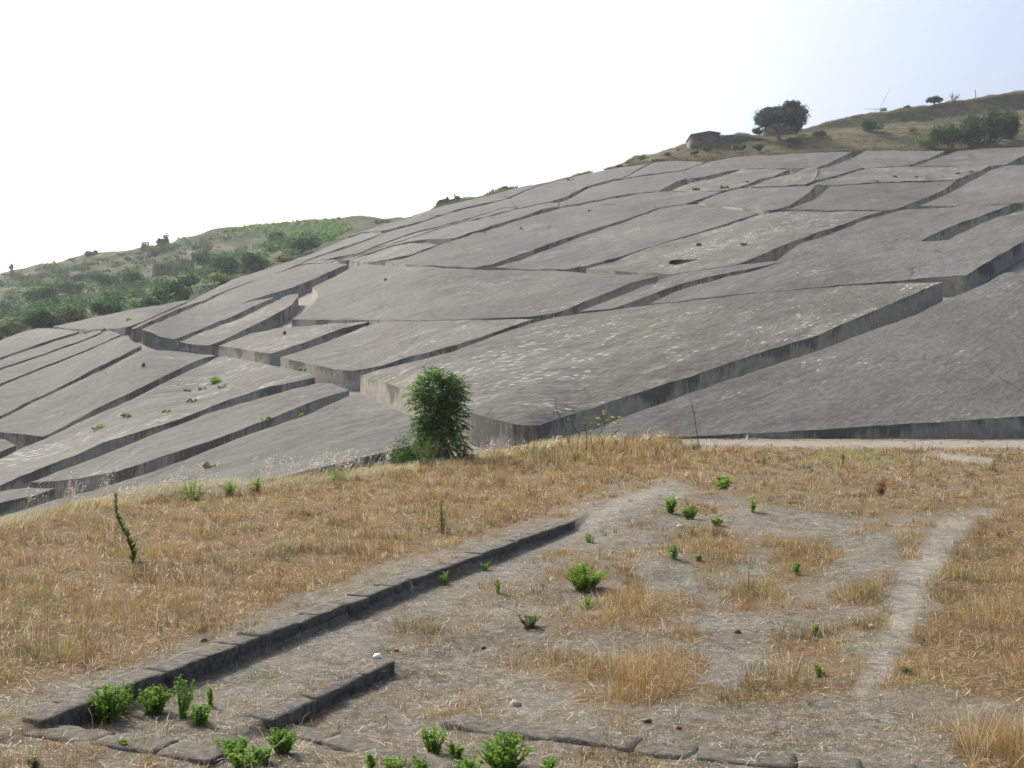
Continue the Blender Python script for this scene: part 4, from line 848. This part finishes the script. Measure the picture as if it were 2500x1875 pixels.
# ------------------------------------------------------------ the leafy tree at the terrace edge
bx, by = (1055-CU)/F*43.0, 43.0; b = np.array([bx, by, -3.9]); s = px(43.0)
root = empty('leafy_tree', b); tag(root, 'young leafy green tree with several stems at the edge of the terrace', 'tree')
cl = [(1060,935,34,28),(1045,925,24,20),(1095,945,34,28),(1120,940,24,22),(1025,950,22,26),(1070,975,50,34),(1110,980,34,28),(1030,990,32,30),(1080,1010,55,34),(1040,1030,34,28),(1115,1020,30,28),(1060,1050,44,30),(1105,1060,36,26),(1030,1065,30,22),(995,1090,26,22),(975,1110,16,12),(1015,1105,26,22),(1120,1085,20,18),(1080,1090,30,24),(1008,960,12,16),(1135,960,10,12)]
C = np.array([ray(1066+(a-1066)*(.84 if c < 1075 else 1), c, 43.0)+[0, rng.uniform(-.55, .55), 0] for a, c, _, _ in cl]); Rr = np.array([[p*s*.82, max(p*s, .4), q*s*.9] for _, _, p, q in cl])
r = np.random.default_rng(60); nf = 1500; vol = np.prod(Rr, axis=1)**(2/3); ci = r.choice(len(C), nf, p=vol/vol.sum())
d = r.normal(size=(nf, 3)); d /= np.linalg.norm(d, axis=1)[:, None]; pos = C[ci]+d*Rr[ci]*(r.random(nf)**.5)[:, None]
out = d*.7+(pos-C.mean(0))*.35+[0, 0, .15]; out /= np.linalg.norm(out, axis=1)[:, None]
VV = []; nl = 8
for j in range(nl):                                  # compound leaves: leaflets in pairs along a drooping rachis
    t = (j+.5)/nl; c = pos+out*(t*.52)-np.array([0, 0, 1])*(.16*t*t)
    side = np.cross(out, (0, 0, 1.0)); side /= np.linalg.norm(side, axis=1)[:, None]
    for sg in (-1, 1):
        dr = side*sg*.8+out*.35-np.array([0, 0, .35])+r.normal(0, .18, (nf, 3)); dr /= np.linalg.norm(dr, axis=1)[:, None]
        w_ = np.cross(dr, np.array([0, 0, 1.0])+r.normal(0, .4, (nf, 3))); w_ /= np.linalg.norm(w_, axis=1)[:, None]
        L_ = .135*(1-.35*abs(t-.5)); VV.append(np.stack([c, c+dr*L_*.45+w_*.032, c+dr*L_, c+dr*L_*.45-w_*.032], 1))
V = np.concatenate(VV).reshape(-1, 3); mesh('crown', V, np.arange(len(V)).reshape(-1, 4), L_TREE, root)
parts = []
for (a, c), o0 in zip(((1045,930),(1095,950),(1070,990),(1120,1000),(1010,1080),(1040,1010),(1105,1060)), (0, .1, -.1, .2, -.25, -.05, .15)):
    b0 = b+[o0, 0, -.3]; tp = ray(a, c, 43.0); mid = b0+(tp-b0)*.5+r.normal(0, .06, 3); parts.append(tube([b0, b0+(mid-b0)*.5, mid, tp], [.055, .045, .033, .012], 7))
V, Fq = join(parts); mesh('trunk', V, Fq, M_BARK, root)

# ------------------------------------------------------------ green plants and weeds on the terrace
def plant(name, base, ht, wd, nst, m, label, seed, leaf=.05, lw=.3, dens=60, cat='plant', group=None, lean=.35, mstem=None, flower=None):
    r = np.random.default_rng(seed); base = np.asarray(base, float); root = empty(name, base); tag(root, label, cat, group)
    st = []; LV = []; FV = []
    for k in range(nst):
        a = r.uniform(0, 6.28); q = r.random()**.6; f0 = base+np.array([math.cos(a), math.sin(a), 0])*q*wd*.16
        h = ht*r.uniform(.6, 1)*(1-.25*q); tp = f0+np.array([math.cos(a)*q*wd*.36+r.normal(0, lean*.1*ht), math.sin(a)*q*wd*.36, h])
        mid = (f0+tp)/2+np.r_[r.normal(0, .05*ht, 2), .04*ht]; pts = np.array([f0-[0, 0, .03], (f0+mid)/2, mid, (mid+tp)/2+[0, 0, .01], tp])
        st.append(tube(pts, np.array([.006, .005, .004, .003, .0015])*(1+ht), 4))
        nl_ = max(4, int(dens*h/ht)); t = r.random(nl_)**.8; t = .08+.92*t
        c = np.stack([np.interp(t, np.linspace(0, 1, 5), pts[:, i]) for i in range(3)], 1)
        an = r.uniform(0, 6.28, nl_); up = r.uniform(.1, .9, nl_); dr = np.c_[np.cos(an), np.sin(an), up]; dr /= np.linalg.norm(dr, axis=1)[:, None]
        L_ = leaf*r.uniform(.6, 1.25, nl_)*(1.15-.55*t); w_ = np.cross(dr, (0, 0, 1.)); w_ /= np.linalg.norm(w_, axis=1)[:, None]; w_ = w_+r.normal(0, .3, w_.shape)
        LV.append(np.stack([c, c+dr*L_[:, None]*.5+w_*(L_*lw)[:, None], c+dr*L_[:, None]-np.c_[L_*0, L_*0, L_*.15], c+dr*L_[:, None]*.5-w_*(L_*lw)[:, None]], 1))
        if flower:
            fc = tp+r.normal(0, flower*.35, (26, 3))*[1, 1, .35]; FV.append(np.stack([fc, fc+[flower*.14, 0, .004], fc+[flower*.14, flower*.14, .01], fc+[0, flower*.14, 0]], 1))
    V = np.concatenate(LV).reshape(-1, 3); mesh('leaves', V, np.arange(len(V)).reshape(-1, 4), m, root)
    V, Fq = join(st); mesh('stems', V, Fq, mstem or m, root)
    if FV: V = np.concatenate(FV).reshape(-1, 3); mesh('flower_heads', V, np.arange(len(V)).reshape(-1, 4), L_YELLOW if flower > .09 else L_FENNEL, root)
    return root
GP = [q for q in [  # u, v base, width px, height px, stems, material, label
 (262,1762,100,105,16,L_WEED,'large bright green weed clump at the wall corner, leftmost of the row',.058),
 (305,1742,30,115,3,L_WEED,'tall thin green shoot behind the leftmost clump',.05),
 (375,1740,95,72,16,L_WEED,'rounded green weed clump with yellow leaves, second in the row by the wall',.055),
 (445,1752,45,120,5,L_WEED,'slim upright green weed right of the rounded clump',.055),
 (490,1768,70,55,10,L_WEED,'low green weed at the right end of the row by the wall',.05),
 (515,1722,24,55,3,L_WEED,'small thin weed standing just above the row by the wall',.045),
 (560,1858,110,60,14,L_WEED,'sprawling green weed in front of the short wall, left part',.055),
 (600,1882,110,60,14,L_WEED,'sprawling green weed cut by the bottom picture edge',.055),
 (690,1838,85,70,16,L_WEED,'dense green weed at the foot of the short wall',.05),
 (640,1862,60,40,9,L_WEED,'low green weed between the sprawling and the dense ones',.05),
 (1058,1840,60,82,8,L_WEED,'upright branching green weed above the bottom edge, centre',.055),
 (1115,1848,50,38,8,L_WEED,'small green weed between the upright one and the big bush',.05),
 (1230,1880,130,100,24,L_WEED,'biggest dark green weed bush at the bottom edge, centre right',.06),
 (1150,1890,90,44,12,L_WEED,'low green weed at the left foot of the biggest bottom bush',.055),
 (1025,1888,50,50,7,L_WEED,'green weed left of the upright branching one at the bottom edge',.05),
 (905,1878,40,42,5,L_WEED,'leftmost of the small green weeds along the bottom edge',.05),
 (960,1884,70,48,8,L_LIME,'yellow green weed second along the bottom edge',.05),
 (1340,1884,60,36,8,L_WEED,'small green weed just right of the biggest bottom bush',.05),
 (1283,1855,30,26,5,L_WEED,'tiny green sprig at the right shoulder of the biggest bottom bush',.05),
 (1428,1438,110,70,46,L_LIME,'big lime green feathery bush in the middle of the terrace',.06),
 (1432,1490,60,46,9,L_LIME,'smaller lime green weed just below the feathery bush',.05),
 (1217,1448,34,44,5,L_LIME,'thin lime weed left of the feathery bush',.045),
 (1282,1445,26,30,4,L_LIME,'small lime sprig between the thin weed and the feathery bush',.045),
 (1086,1428,26,42,4,L_LIME,'green weed growing from the face of the long low wall',.05),
 (1185,1392,24,24,4,L_WEED,'small weed at the foot of the long low wall near its far end',.045),
 (1330,1342,24,18,4,L_LIME,'low lime sprig by the far part of the long low wall',.045),
 (1440,1325,30,30,6,L_LIME,'small lime weed past the end of the long low wall',.05),
 (1292,1530,60,36,14,L_DULL,'dull olive tussock left of the dry grass clumps',.06),
 (1636,1252,38,52,9,L_WEED,'upright dark green weed, left of the pair on the grey bank',.06),
 (1684,1268,46,40,14,L_WEED,'rounded dark green weed, right of the pair on the grey bank',.06),
 (1765,1198,50,40,12,L_LIME,'yellow green weed at the back of the terrace above the pair',.08),
 (1836,1252,22,50,6,L_LIME,'slim lime weed right of the yellow green one',.06),
 (1644,1362,28,40,7,L_LIME,'slim bright weed in the dry grass below the pair',.055),
 (1752,1284,40,24,7,L_WEED,'small low weed right below the rounded dark green one',.06),
 (1944,1404,22,42,6,L_WEED,'slim green weed alone in the dry grass right of centre',.05),
 (2094,1340,16,20,4,L_WEED,'tiny green sprig near the upper path bend',.05),
 (2000,1652,40,38,9,L_WEED,'small bright weed at the foot of a dry grass clump, right of centre',.05),
 (1990,1555,18,40,4,L_LIME,'thin lime sprig in the dry grass above the small bright weed',.045),
 (2215,1645,30,18,6,L_DULL,'dark low weed beside the dirt path',.045),
 (300,1822,34,16,6,L_LIME,'flat green sprig on the bottom left stone course',.04),
 (82,1872,30,26,5,L_DULL,'dull green weed in the bottom left corner',.05),
 (1705,1370,20,18,3,L_LIME,'tiny lime sprig right of the slim bright weed',.05),
 ] if q[0] not in (1283, 2094, 1282, 1330)]
for i, (u, v, wp, hp, ns, m, lb, lf) in enumerate(GP):
    b = at(u, v); s = px(b[1]); plant('weed_plant', b, hp*s, wp*s, ns*2 if hp > 50 else ns+2, m, lb, 500+i, lf*max(1, b[1]/14)*.85, .28, 46, 'weed', 'green weeds on the terrace', .55)
# tall spiny weeds
for i, (u, v, hp, wp, lb, m) in enumerate([(325,1372,165,34,'tall leaning spiky weed rising from the dry grass at left',L_DULL),(1078,1300,95,26,'tall thin weed in the dry grass above the long wall',L_DULL),(2058,1138,40,10,'dry brown stalk standing beside the yellow green grass patch',L_BROWN),(1865,1138,48,14,'thin dark stalks at the back of the terrace',L_FENNEL),(2150,1210,50,36,'dark dry bush in the grass at the right back',L_BROWN)]):
    b = at(u, v); s = px(b[1])
    if i == 0:
        r = np.random.default_rng(1); root = empty('spiky_weed', b); tag(root, lb, 'weed'); tp = ray(278, 1205, b[1]); pts = np.array([b+(tp-b)*t+[.05*math.sin(t*7), 0, 0] for t in np.linspace(0, 1, 7)])
        V, Fq = tube(pts, np.linspace(.02, .005, 7), 5); mesh('stem', V, Fq, L_DULL, root); n = 420; t = r.random(n); c = np.stack([np.interp(t, np.linspace(0, 1, 7), pts[:, k]) for k in range(3)], 1)
        an = r.uniform(0, 6.28, n); dr = np.c_[np.cos(an), np.sin(an), r.uniform(.2, 1.1, n)]; dr /= np.linalg.norm(dr, axis=1)[:, None]; L_ = .15*(1.25-t*.9)*r.uniform(.25, 1.5, n)
        w_ = np.cross(dr, (0, 0, 1.)); V = np.stack([c, c+dr*L_[:, None]*.5+w_*.02, c+dr*L_[:, None], c+dr*L_[:, None]*.5-w_*.02], 1).reshape(-1, 3); mesh('leaves', V, np.arange(4*n).reshape(n, 4), L_OLIVE, root)
    else: plant('dry_weed', b, hp*s, wp*s, 4 if i != 4 else 12, m, lb, 600+i, .10, .16, 50, 'weed', None, .25)
# fennel stalks by the right of the tree
for i, (u, v, tu, tv, lb) in enumerate([(1400,1150,1355,980,'tallest fennel stalk, leaning left over the grass clump'),(1466,1140,1475,1010,'fennel stalk with a yellowish umbel, right of the tallest'),(1492,1120,1512,1018,'fennel stalk leaning right with a yellow flower head'),(1432,1145,1430,1020,'straight fennel stalk between the tallest and the umbelled one'),(1418,1150,1395,1010,'thin fennel stalk just right of the tallest'),(1447,1140,1440,1040,'short thin fennel stalk in the middle of the group'),(1708,1140,1690,980,'lone thin stalk rising in front of the nearest concrete block')]):
    y = 47.0 if i < 6 else 52.0; b = np.array([(u-CU)/F*y, y, float(H((u-CU)/F*y, y))]); tp = ray(tu, tv, y); root = empty('fennel_stalk', b); tag(root, lb, 'fennel', 'fennel stalks at the terrace edge')
    r = np.random.default_rng(700+i); pts = np.array([b-[0, 0, .2]+(tp-b)*t+[.1*math.sin(t*3)*r.normal(0, 1), 0, 0] for t in np.linspace(0, 1, 6)]); parts = [tube(pts, np.linspace(.034, .013, 6), 5)]
    tips = [tp]
    for k in range(4):
        t = r.uniform(.5, .9); c = b+(tp-b)*t; e = c+[r.uniform(-.35, .35), r.uniform(-.2, .2), r.uniform(.3, .6)]; parts.append(tube([c, (c+e)/2, e], [.008, .007, .005], 4)); tips.append(e)
    V, Fq = join(parts); mesh('stem', V, Fq, L_DULL, root)
    V, Fq = leaf_cloud(np.array(tips), np.tile([.14, .14, .05], (len(tips), 1)), 200, .022, 710+i, 1.5); mesh('flower_heads', V, Fq, L_YELLOW if i in (1, 2) else L_FENNEL, root)
    V, Fq = leaf_cloud(np.array([b+(tp-b)*t for t in (.15, .3, .45)]), np.tile([.22, .2, .2], (3, 1)), 160, .03, 720+i, .2, 4); mesh('leaves', V, Fq, L_FENNEL, root)
# bushes in the tall grass at the edge
for i, (u, v, wp, hp, y, m, lb) in enumerate([(1300,1150,90,70,44,L_FENNEL,'grey green fennel clump at the right of the leafy tree'),(1370,1150,90,60,46,L_FENNEL,'second fennel clump under the tall stalks'),(468,1228,100,50,27,L_LIME,'bright green weeds at the terrace edge, left'),(560,1222,40,40,28,L_LIME,'smaller green weed right of the bright edge weeds'),(625,1225,30,60,29,L_LIME,'thin green weed third along the terrace edge'),(820,1185,60,34,33,L_LIME,'low green weed along the edge left of the leafy tree'),(1040,1150,70,80,38,L_OLIVE,'yellow green broom like weed in front of the leafy tree trunk'),(1135,1150,50,60,42,L_DULL,'dry dark weed at the right foot of the leafy tree')]):
    b = np.array([(u-CU)/F*y, y, float(H((u-CU)/F*y, y))]); b[2] = min(b[2], ray(u, v, y)[2]+.1); s = px(y)
    plant('edge_weed', b, hp*s*1.15, wp*s, 22, m, lb, 800+i, .12, .14 if m in (L_FENNEL, L_OLIVE) else .18, 60 if i < 2 or i > 5 else 16, 'weed', 'tall weeds along the terrace edge', .5)

# ------------------------------------------------------------ grass, oats and straw
def blades(name, x, y, z, h, wd, lean, az, col, label, m=M_GRASS):
    n = len(x); B = np.c_[x, y, z]; ld = np.c_[np.cos(az), np.sin(az), np.zeros(n)]; sd_a = rng.uniform(0, 3.14, n); sd = np.c_[np.cos(sd_a), np.sin(sd_a)*.5, np.zeros(n)]
    mid = B+np.c_[np.zeros(n), np.zeros(n), h*.6]+ld*(h*lean*.35)[:, None]; tip = B+np.c_[np.zeros(n), np.zeros(n), h*(1-.35*np.minimum(lean, 1.6))]+ld*(h*lean)[:, None]
    w2 = wd[:, None]/2
    V = np.stack([B-sd*w2, B+sd*w2, mid+sd*w2*.8, mid-sd*w2*.8, tip+sd*w2*.25, tip-sd*w2*.25], 1).reshape(-1, 3)
    o = np.arange(n)[:, None]*6; Fq = np.concatenate([o+[0, 1, 2, 3], o+[3, 2, 4, 5]], 1).reshape(-1, 4)
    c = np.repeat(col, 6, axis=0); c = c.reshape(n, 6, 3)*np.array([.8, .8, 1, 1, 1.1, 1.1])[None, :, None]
    return tag(mesh(name, V, Fq, m, col=c.reshape(-1, 3).clip(0, 1)), label, 'grass', kind='stuff')
def sample(n, y0=6.5, y1=62, p=1.55, u0=-350, u1=2850):
    y = y0+(y1-y0)*rng.random(n)**p; u = rng.uniform(u0, u1, n); x = (u-CU)/F*y; z = H(x, y); return x, y, z, u, HV-z/y*F
PAL = np.array([(.345,.235,.092),(.44,.325,.145),(.28,.168,.06),(.22,.115,.042),(.60,.53,.40),(.13,.10,.045)])
NT_ = 92000
x, y, z, u, v = sample(NT_); dn = litter(u, v, x, y); e = edge_dist(x, y)
cl = .12+.88*sstep(-.3, .35, fbm(x, y, 1.7, 3, 15))
k = (rng.random(NT_) < dn*cl) & (e < 3.2); x, y, u, v, dn = [a[k] for a in (x, y, u, v, dn)]; nt_ = len(x)
orange = sstep(-.3, .5, fbm(x, y, 3.2, 3, 17)); dk = fbm(x, y, 4.5, 3, 41); p = rng.random(nt_)
ci = np.where(p < .25*orange, 3, np.where(p < .5*orange, 2, np.where(p < .78, 0, np.where(p < .93, 1, 4)))); ci = np.where(rng.random(nt_) < .55*sstep(0, .5, dk), 5, ci)
col = PAL[ci]*rng.uniform(.6, 1.3, (nt_, 1))
olive = rng.random(nt_) < .6*sstep(.1, .55, fbm(x, y, 5.5, 3, 43)); col[olive] = col[olive]*np.array([.72, .95, .7])
green = (rng.random(nt_) < .16*sstep(.1, .6, fbm(x, y, 2.5, 3, 18)))|((rng.random(nt_) < .75) & inpoly(u, v, [(1990,1108),(2060,1098),(2130,1106),(2210,1125),(2120,1135),(1980,1130)]))
col[green] = np.array([.30, .33, .10])*rng.uniform(.7, 1.2, (green.sum(), 1))
tall = inpoly(u, v, [(940,1180),(1100,1110),(1300,1085),(1600,1060),(1720,1085),(1640,1120),(1300,1150),(1000,1200)])
hump = sum(np.exp(-(((u-a)/(ru*.7))**2+((v-b_)/(rv_*.8))**2)) for a, b_, ru, rv_, _s in EL[:10])
ht = rng.uniform(.05, .15, nt_)*(.6+.6*dn)*(1+.9*sstep(0, .6, fbm(x, y, 2.2, 2, 19)))*(1+1.0*np.minimum(hump, 1))*np.where(tall, np.where(u < 1290, 1.2, 1.7), 1)*(1+.5*sstep(25, 45, y))*np.where(rng.random(nt_) < .08, 1.8, 1)
lay = np.clip(rng.normal(.55, .3, nt_), .1, 1.3)
nb = rng.integers(5, 15, nt_); idx = np.repeat(np.arange(nt_), nb); n = len(idx)
a_ = rng.uniform(0, 6.28, n); rr_ = np.abs(rng.normal(0, .045, n))*(1+.02*y[idx]); x = x[idx]+np.cos(a_)*rr_; y = y[idx]+np.sin(a_)*rr_; z = H(x, y)
cb = col[idx]*rng.uniform(.7, 1.3, (n, 1)); wt = rng.random(n) < .035; cb[wt] = (.80, .76, .66)
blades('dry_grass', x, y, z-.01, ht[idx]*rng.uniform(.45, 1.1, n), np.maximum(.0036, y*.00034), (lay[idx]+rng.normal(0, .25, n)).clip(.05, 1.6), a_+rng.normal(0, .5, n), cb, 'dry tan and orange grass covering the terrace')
print('grass blades', n)
# wind-blown long pale grass along the edge
N = 26000
x, y, z, u, v = sample(N*4, 20, 60, 1.0, -100, 1760); e = edge_dist(x, y); k = (np.abs(e-.3) < 1.3+1.2*(u > 1000)) & (fbm(x, y, 3, 2, 22) > -.25)
x, y, z, u, v = [a[k][:N] for a in (x, y, z, u, v)]; n = len(x)
wl = np.where(u > 1290, .95, np.where(u > 950, .45, .75))
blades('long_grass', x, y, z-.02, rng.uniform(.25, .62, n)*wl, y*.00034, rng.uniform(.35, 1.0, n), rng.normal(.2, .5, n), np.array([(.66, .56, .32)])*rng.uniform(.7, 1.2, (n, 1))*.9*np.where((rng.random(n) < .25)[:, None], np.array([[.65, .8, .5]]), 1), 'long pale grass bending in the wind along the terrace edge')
# wild oats with white seed heads
r = np.random.default_rng(33); cu = [(150,1235),(175,1215),(240,1200),(300,1190),(60,1255),(420,1180),(385,1190),(700,1190),(620,1205),(745,1180),(790,1165),(830,1140),(845,1160),(880,1150),(930,1135),(660,1200),(770,1190),(1350,1130),(1500,1110),(1560,1100),(1590,1090),(1250,1120),(1180,1130),(480,1200),(815,1185),(860,1180)]
SV = []; HVv = []
for (a, b_) in cu:
    for _ in range(7):
        uu_ = a+r.normal(0, 18); yy = float(np.interp(uu_, [0, 300, 600, 900, 1300, 1600], [21.5, 25.5, 29.5, 35, 48, 56])); xx = (uu_-CU)/F*yy; zz = float(H(xx, yy)); hh = r.uniform(.45, 1.0)*(1 if uu_ < 1000 else .8)
        lx = r.uniform(.15, .6)*hh; b0 = np.array([xx, yy, zz]); tp = b0+[lx, r.normal(0, .05), hh]; pts = np.array([b0, b0+(tp-b0)*.5+[-.04, 0, .05], tp])
        SV.append(tube(pts, [.003*yy/20, .0025*yy/20, .002*yy/20], 3))
        for q in range(r.integers(5, 10)):
            t = r.uniform(.5, 1.03); c = b0+(tp-b0)*t+[r.normal(0, .03), r.normal(0, .03), 0]; dr = np.array([r.uniform(.2, 1), r.normal(0, .3), r.uniform(.1, .9)]); dr /= np.linalg.norm(dr); L_ = .040*max(1, yy/28); wv = np.array([0, 0, 1.])*.009*max(1, yy/26)
            HVv.append([c, c+dr*L_*.5+wv, c+dr*L_, c+dr*L_*.5-wv])
V1, F1 = join(SV); V2 = np.array(HVv).reshape(-1, 3); F2 = np.arange(len(V2)).reshape(-1, 4)
V = np.vstack([V1, V2]); Fq = F1+[[int(i)+len(V1) for i in f] for f in F2]
colr = np.vstack([np.tile((.50, .44, .28), (len(V1), 1)), np.tile((.86, .84, .76), (len(V2), 1))])
tag(mesh('wild_oats', V, Fq, M_GRASS, col=colr), 'wild oats with glinting white seed heads along the terrace edge', 'wild oats', kind='stuff')
# straw lying on the soil
N = 22000
x, y, z, u, v = sample(N, 6.5, 40, 1.6); e = edge_dist(x, y); k = (e < 0) & (rng.random(N) < .25+.75*litter(u, v, x, y)) & ~inpoly(u, v, PATHPOLY); x, y, z = x[k], y[k], z[k]; n = len(x)
az = rng.normal(-.5, 1.0, n)+np.where(rng.random(n) < .5, 3.14, 0); L_ = rng.uniform(.04, .16, n)*np.where(rng.random(n) < .03, 1.5, 1)
D_ = np.c_[np.cos(az), np.sin(az), rng.normal(.15, .2, n)]; Sd = np.c_[-np.sin(az), np.cos(az), np.zeros(n)]; wv = np.maximum(.0030, y*.00026)[:, None]; B = np.c_[x, y, z+.012]; M_ = B+D_*L_[:, None]*.5+np.c_[np.zeros(n), np.zeros(n), L_*.08]+Sd*(L_*rng.normal(0, .1, n))[:, None]; T_ = B+D_*L_[:, None]
T_[:, 2] = np.maximum(T_[:, 2], z+.006)
V = np.stack([B-Sd*wv, B+Sd*wv, M_+Sd*wv, M_-Sd*wv, T_+Sd*wv*.4, T_-Sd*wv*.4], 1).reshape(-1, 3); o = np.arange(n)[:, None]*6; Fq = np.concatenate([o+[0, 1, 2, 3], o+[3, 2, 4, 5]], 1).reshape(-1, 4)
tag(mesh('straw_litter', V, Fq, M_GRASS, col=np.repeat(np.array([(.50, .43, .30)])*rng.uniform(.5, 1.25, (n, 1)), 6, axis=0)), 'pale broken straw lying on the soil', 'straw', kind='stuff')
# ground weeds, low green mats
N = 60000
x, y, z, u, v = sample(N, 6.5, 30, 1.4); k = (fbm(x, y, 1.9, 3, 27) > .42) & (litter(u, v, x, y) < .6) & ~inpoly(u, v, PATHPOLY) & (v > 1330); x, y, z = x[k], y[k], z[k]; n = len(x)
blades('ground_weeds', x, y, z-.005, rng.uniform(.015, .05, n), np.full(n, .011), rng.uniform(.4, 1.6, n), rng.uniform(0, 6.28, n), np.array([(.11, .145, .05)])*rng.uniform(.6, 1.4, (n, 1)), 'low green mats of tiny weeds on the soil')
# pebbles
N = 150000
x, y, z, u, v = sample(N, 6.5, 40, 1.5); k = (litter(u, v, x, y) < .6) & (rng.random(N) < .25+.75*sstep(-.3, .3, fbm(x, y, 1.1, 3, 61))); x, y, z = x[k], y[k], z[k]; n = len(x); s = rng.uniform(.004, .011, n)*np.where(rng.random(n) < .03, 1.8, 1)*np.maximum(1, y/22)
oc = np.array([(1, 0, 0), (0, 1, 0), (-1, 0, 0), (0, -1, 0), (0, 0, .8)], float); V = (np.c_[x, y, z][:, None]+oc[None]*(s[:, None, None]*rng.uniform(.6, 1.3, (n, 5, 1)))).reshape(-1, 3); o = np.arange(n)[:, None]*5
Fq = np.concatenate([o+[0, 1, 4], o+[1, 2, 4], o+[2, 3, 4], o+[3, 0, 4]], 1).reshape(-1, 3)
tag(mesh('gravel', V, Fq, M_GRASS, col=np.repeat(np.array([(.36, .35, .31)])*rng.choice([.2, .35, .55, .8, 1.1], (n, 1)), 5, axis=0)), 'pale gravel strewn over the soil', 'gravel', kind='stuff')
# single stones
def rock(u, v, wp, hp, label, m, seed, cat='stone'):
    b = at(u, v); s = px(b[1]); r = np.random.default_rng(seed); n = 9; V = []
    for k, (rr, zz) in enumerate(((.85, -.3), (1.0, .1), (.95, .5), (.55, .85))):
        sh = r.normal(0, .06, 2)
        for i in range(n):
            a = 2*math.pi*(i+r.uniform(-.3, .3))/n; q = r.uniform(.72, 1.15)*rr
            V.append(((math.cos(a)*q+sh[0])*wp*s*.42, (math.sin(a)*q+sh[1])*wp*s*.32, (zz+r.normal(0, .12))*hp*s*.85))
    V.append((r.normal(0, .1)*wp*s, 0, hp*s*.8)); V = np.array(V)+b
    Fq = [[k*n+i, k*n+(i+1) % n, (k+1)*n+(i+1) % n, (k+1)*n+i] for k in range(3) for i in range(n)]+[[3*n+i, 3*n+(i+1) % n, 4*n] for i in range(n)]
    o = mesh('stone', V-b, Fq, m); o.location = b; return tag(o, label, cat)
rock(922, 1608, 28, 16, 'white lump of rubble on the end of the short wall', M_PLASTIC, 1, 'rubble')
rock(968, 1590, 20, 8, 'reddish brick fragment near the short wall end', M_BRICK, 2, 'brick')
rock(1258, 1722, 34, 16, 'tan stone in the soil below the long strip of litter', M_TAN, 3)
rock(1655, 1218, 12, 5, 'white pebble on the grey bank', M_STONE, 4)
rock(1660, 1286, 20, 7, 'pale flat stone below the pair of dark green weeds', M_STONE, 5)
rock(2128, 1532, 20, 12, 'rounded brown stone beside the dirt path', M_TAN, 6)
rock(498, 1567, 20, 12, 'brown stone in the litter left of the long wall', M_BRICK, 7)
rock(1656, 1778, 18, 8, 'small red brown stone above the bottom right course', M_BRICK, 8)
rock(1580, 1762, 30, 10, 'grey stone at the foot of the dry grass clump', M_TUFA, 9)
rock(1800, 1545, 22, 10, 'grey stone on the dirt mound', M_TUFA, 10)
rock(1180, 1584, 18, 8, 'dark brown clod in the soil of the dug area', M_BRICK, 11, 'clod')
rock(322, 1215, 30, 8, 'dark grey stone on the terrace edge at left', M_TUFA, 12)

# ------------------------------------------------------------ haze
V, Fq = boxv((0, 1200, 45), 4200, 2700, 250)
m = bpy.data.materials.new('haze_air'); m.use_nodes = True; t = m.node_tree; t.nodes.remove(t.nodes['Principled BSDF'])
pv_ = t.nodes.new('ShaderNodeVolumePrincipled'); pv_.inputs['Color'].default_value = (.84, .92, 1, 1); pv_.inputs['Density'].default_value = .00016; pv_.inputs['Anisotropy'].default_value = .35
t.links.new(pv_.outputs[0], t.nodes['Material Output'].inputs['Volume'])
tag(mesh('haze', V, Fq, m), 'thin summer haze over the hills', 'haze', kind='stuff')
scn.cycles.volume_bounces = 0
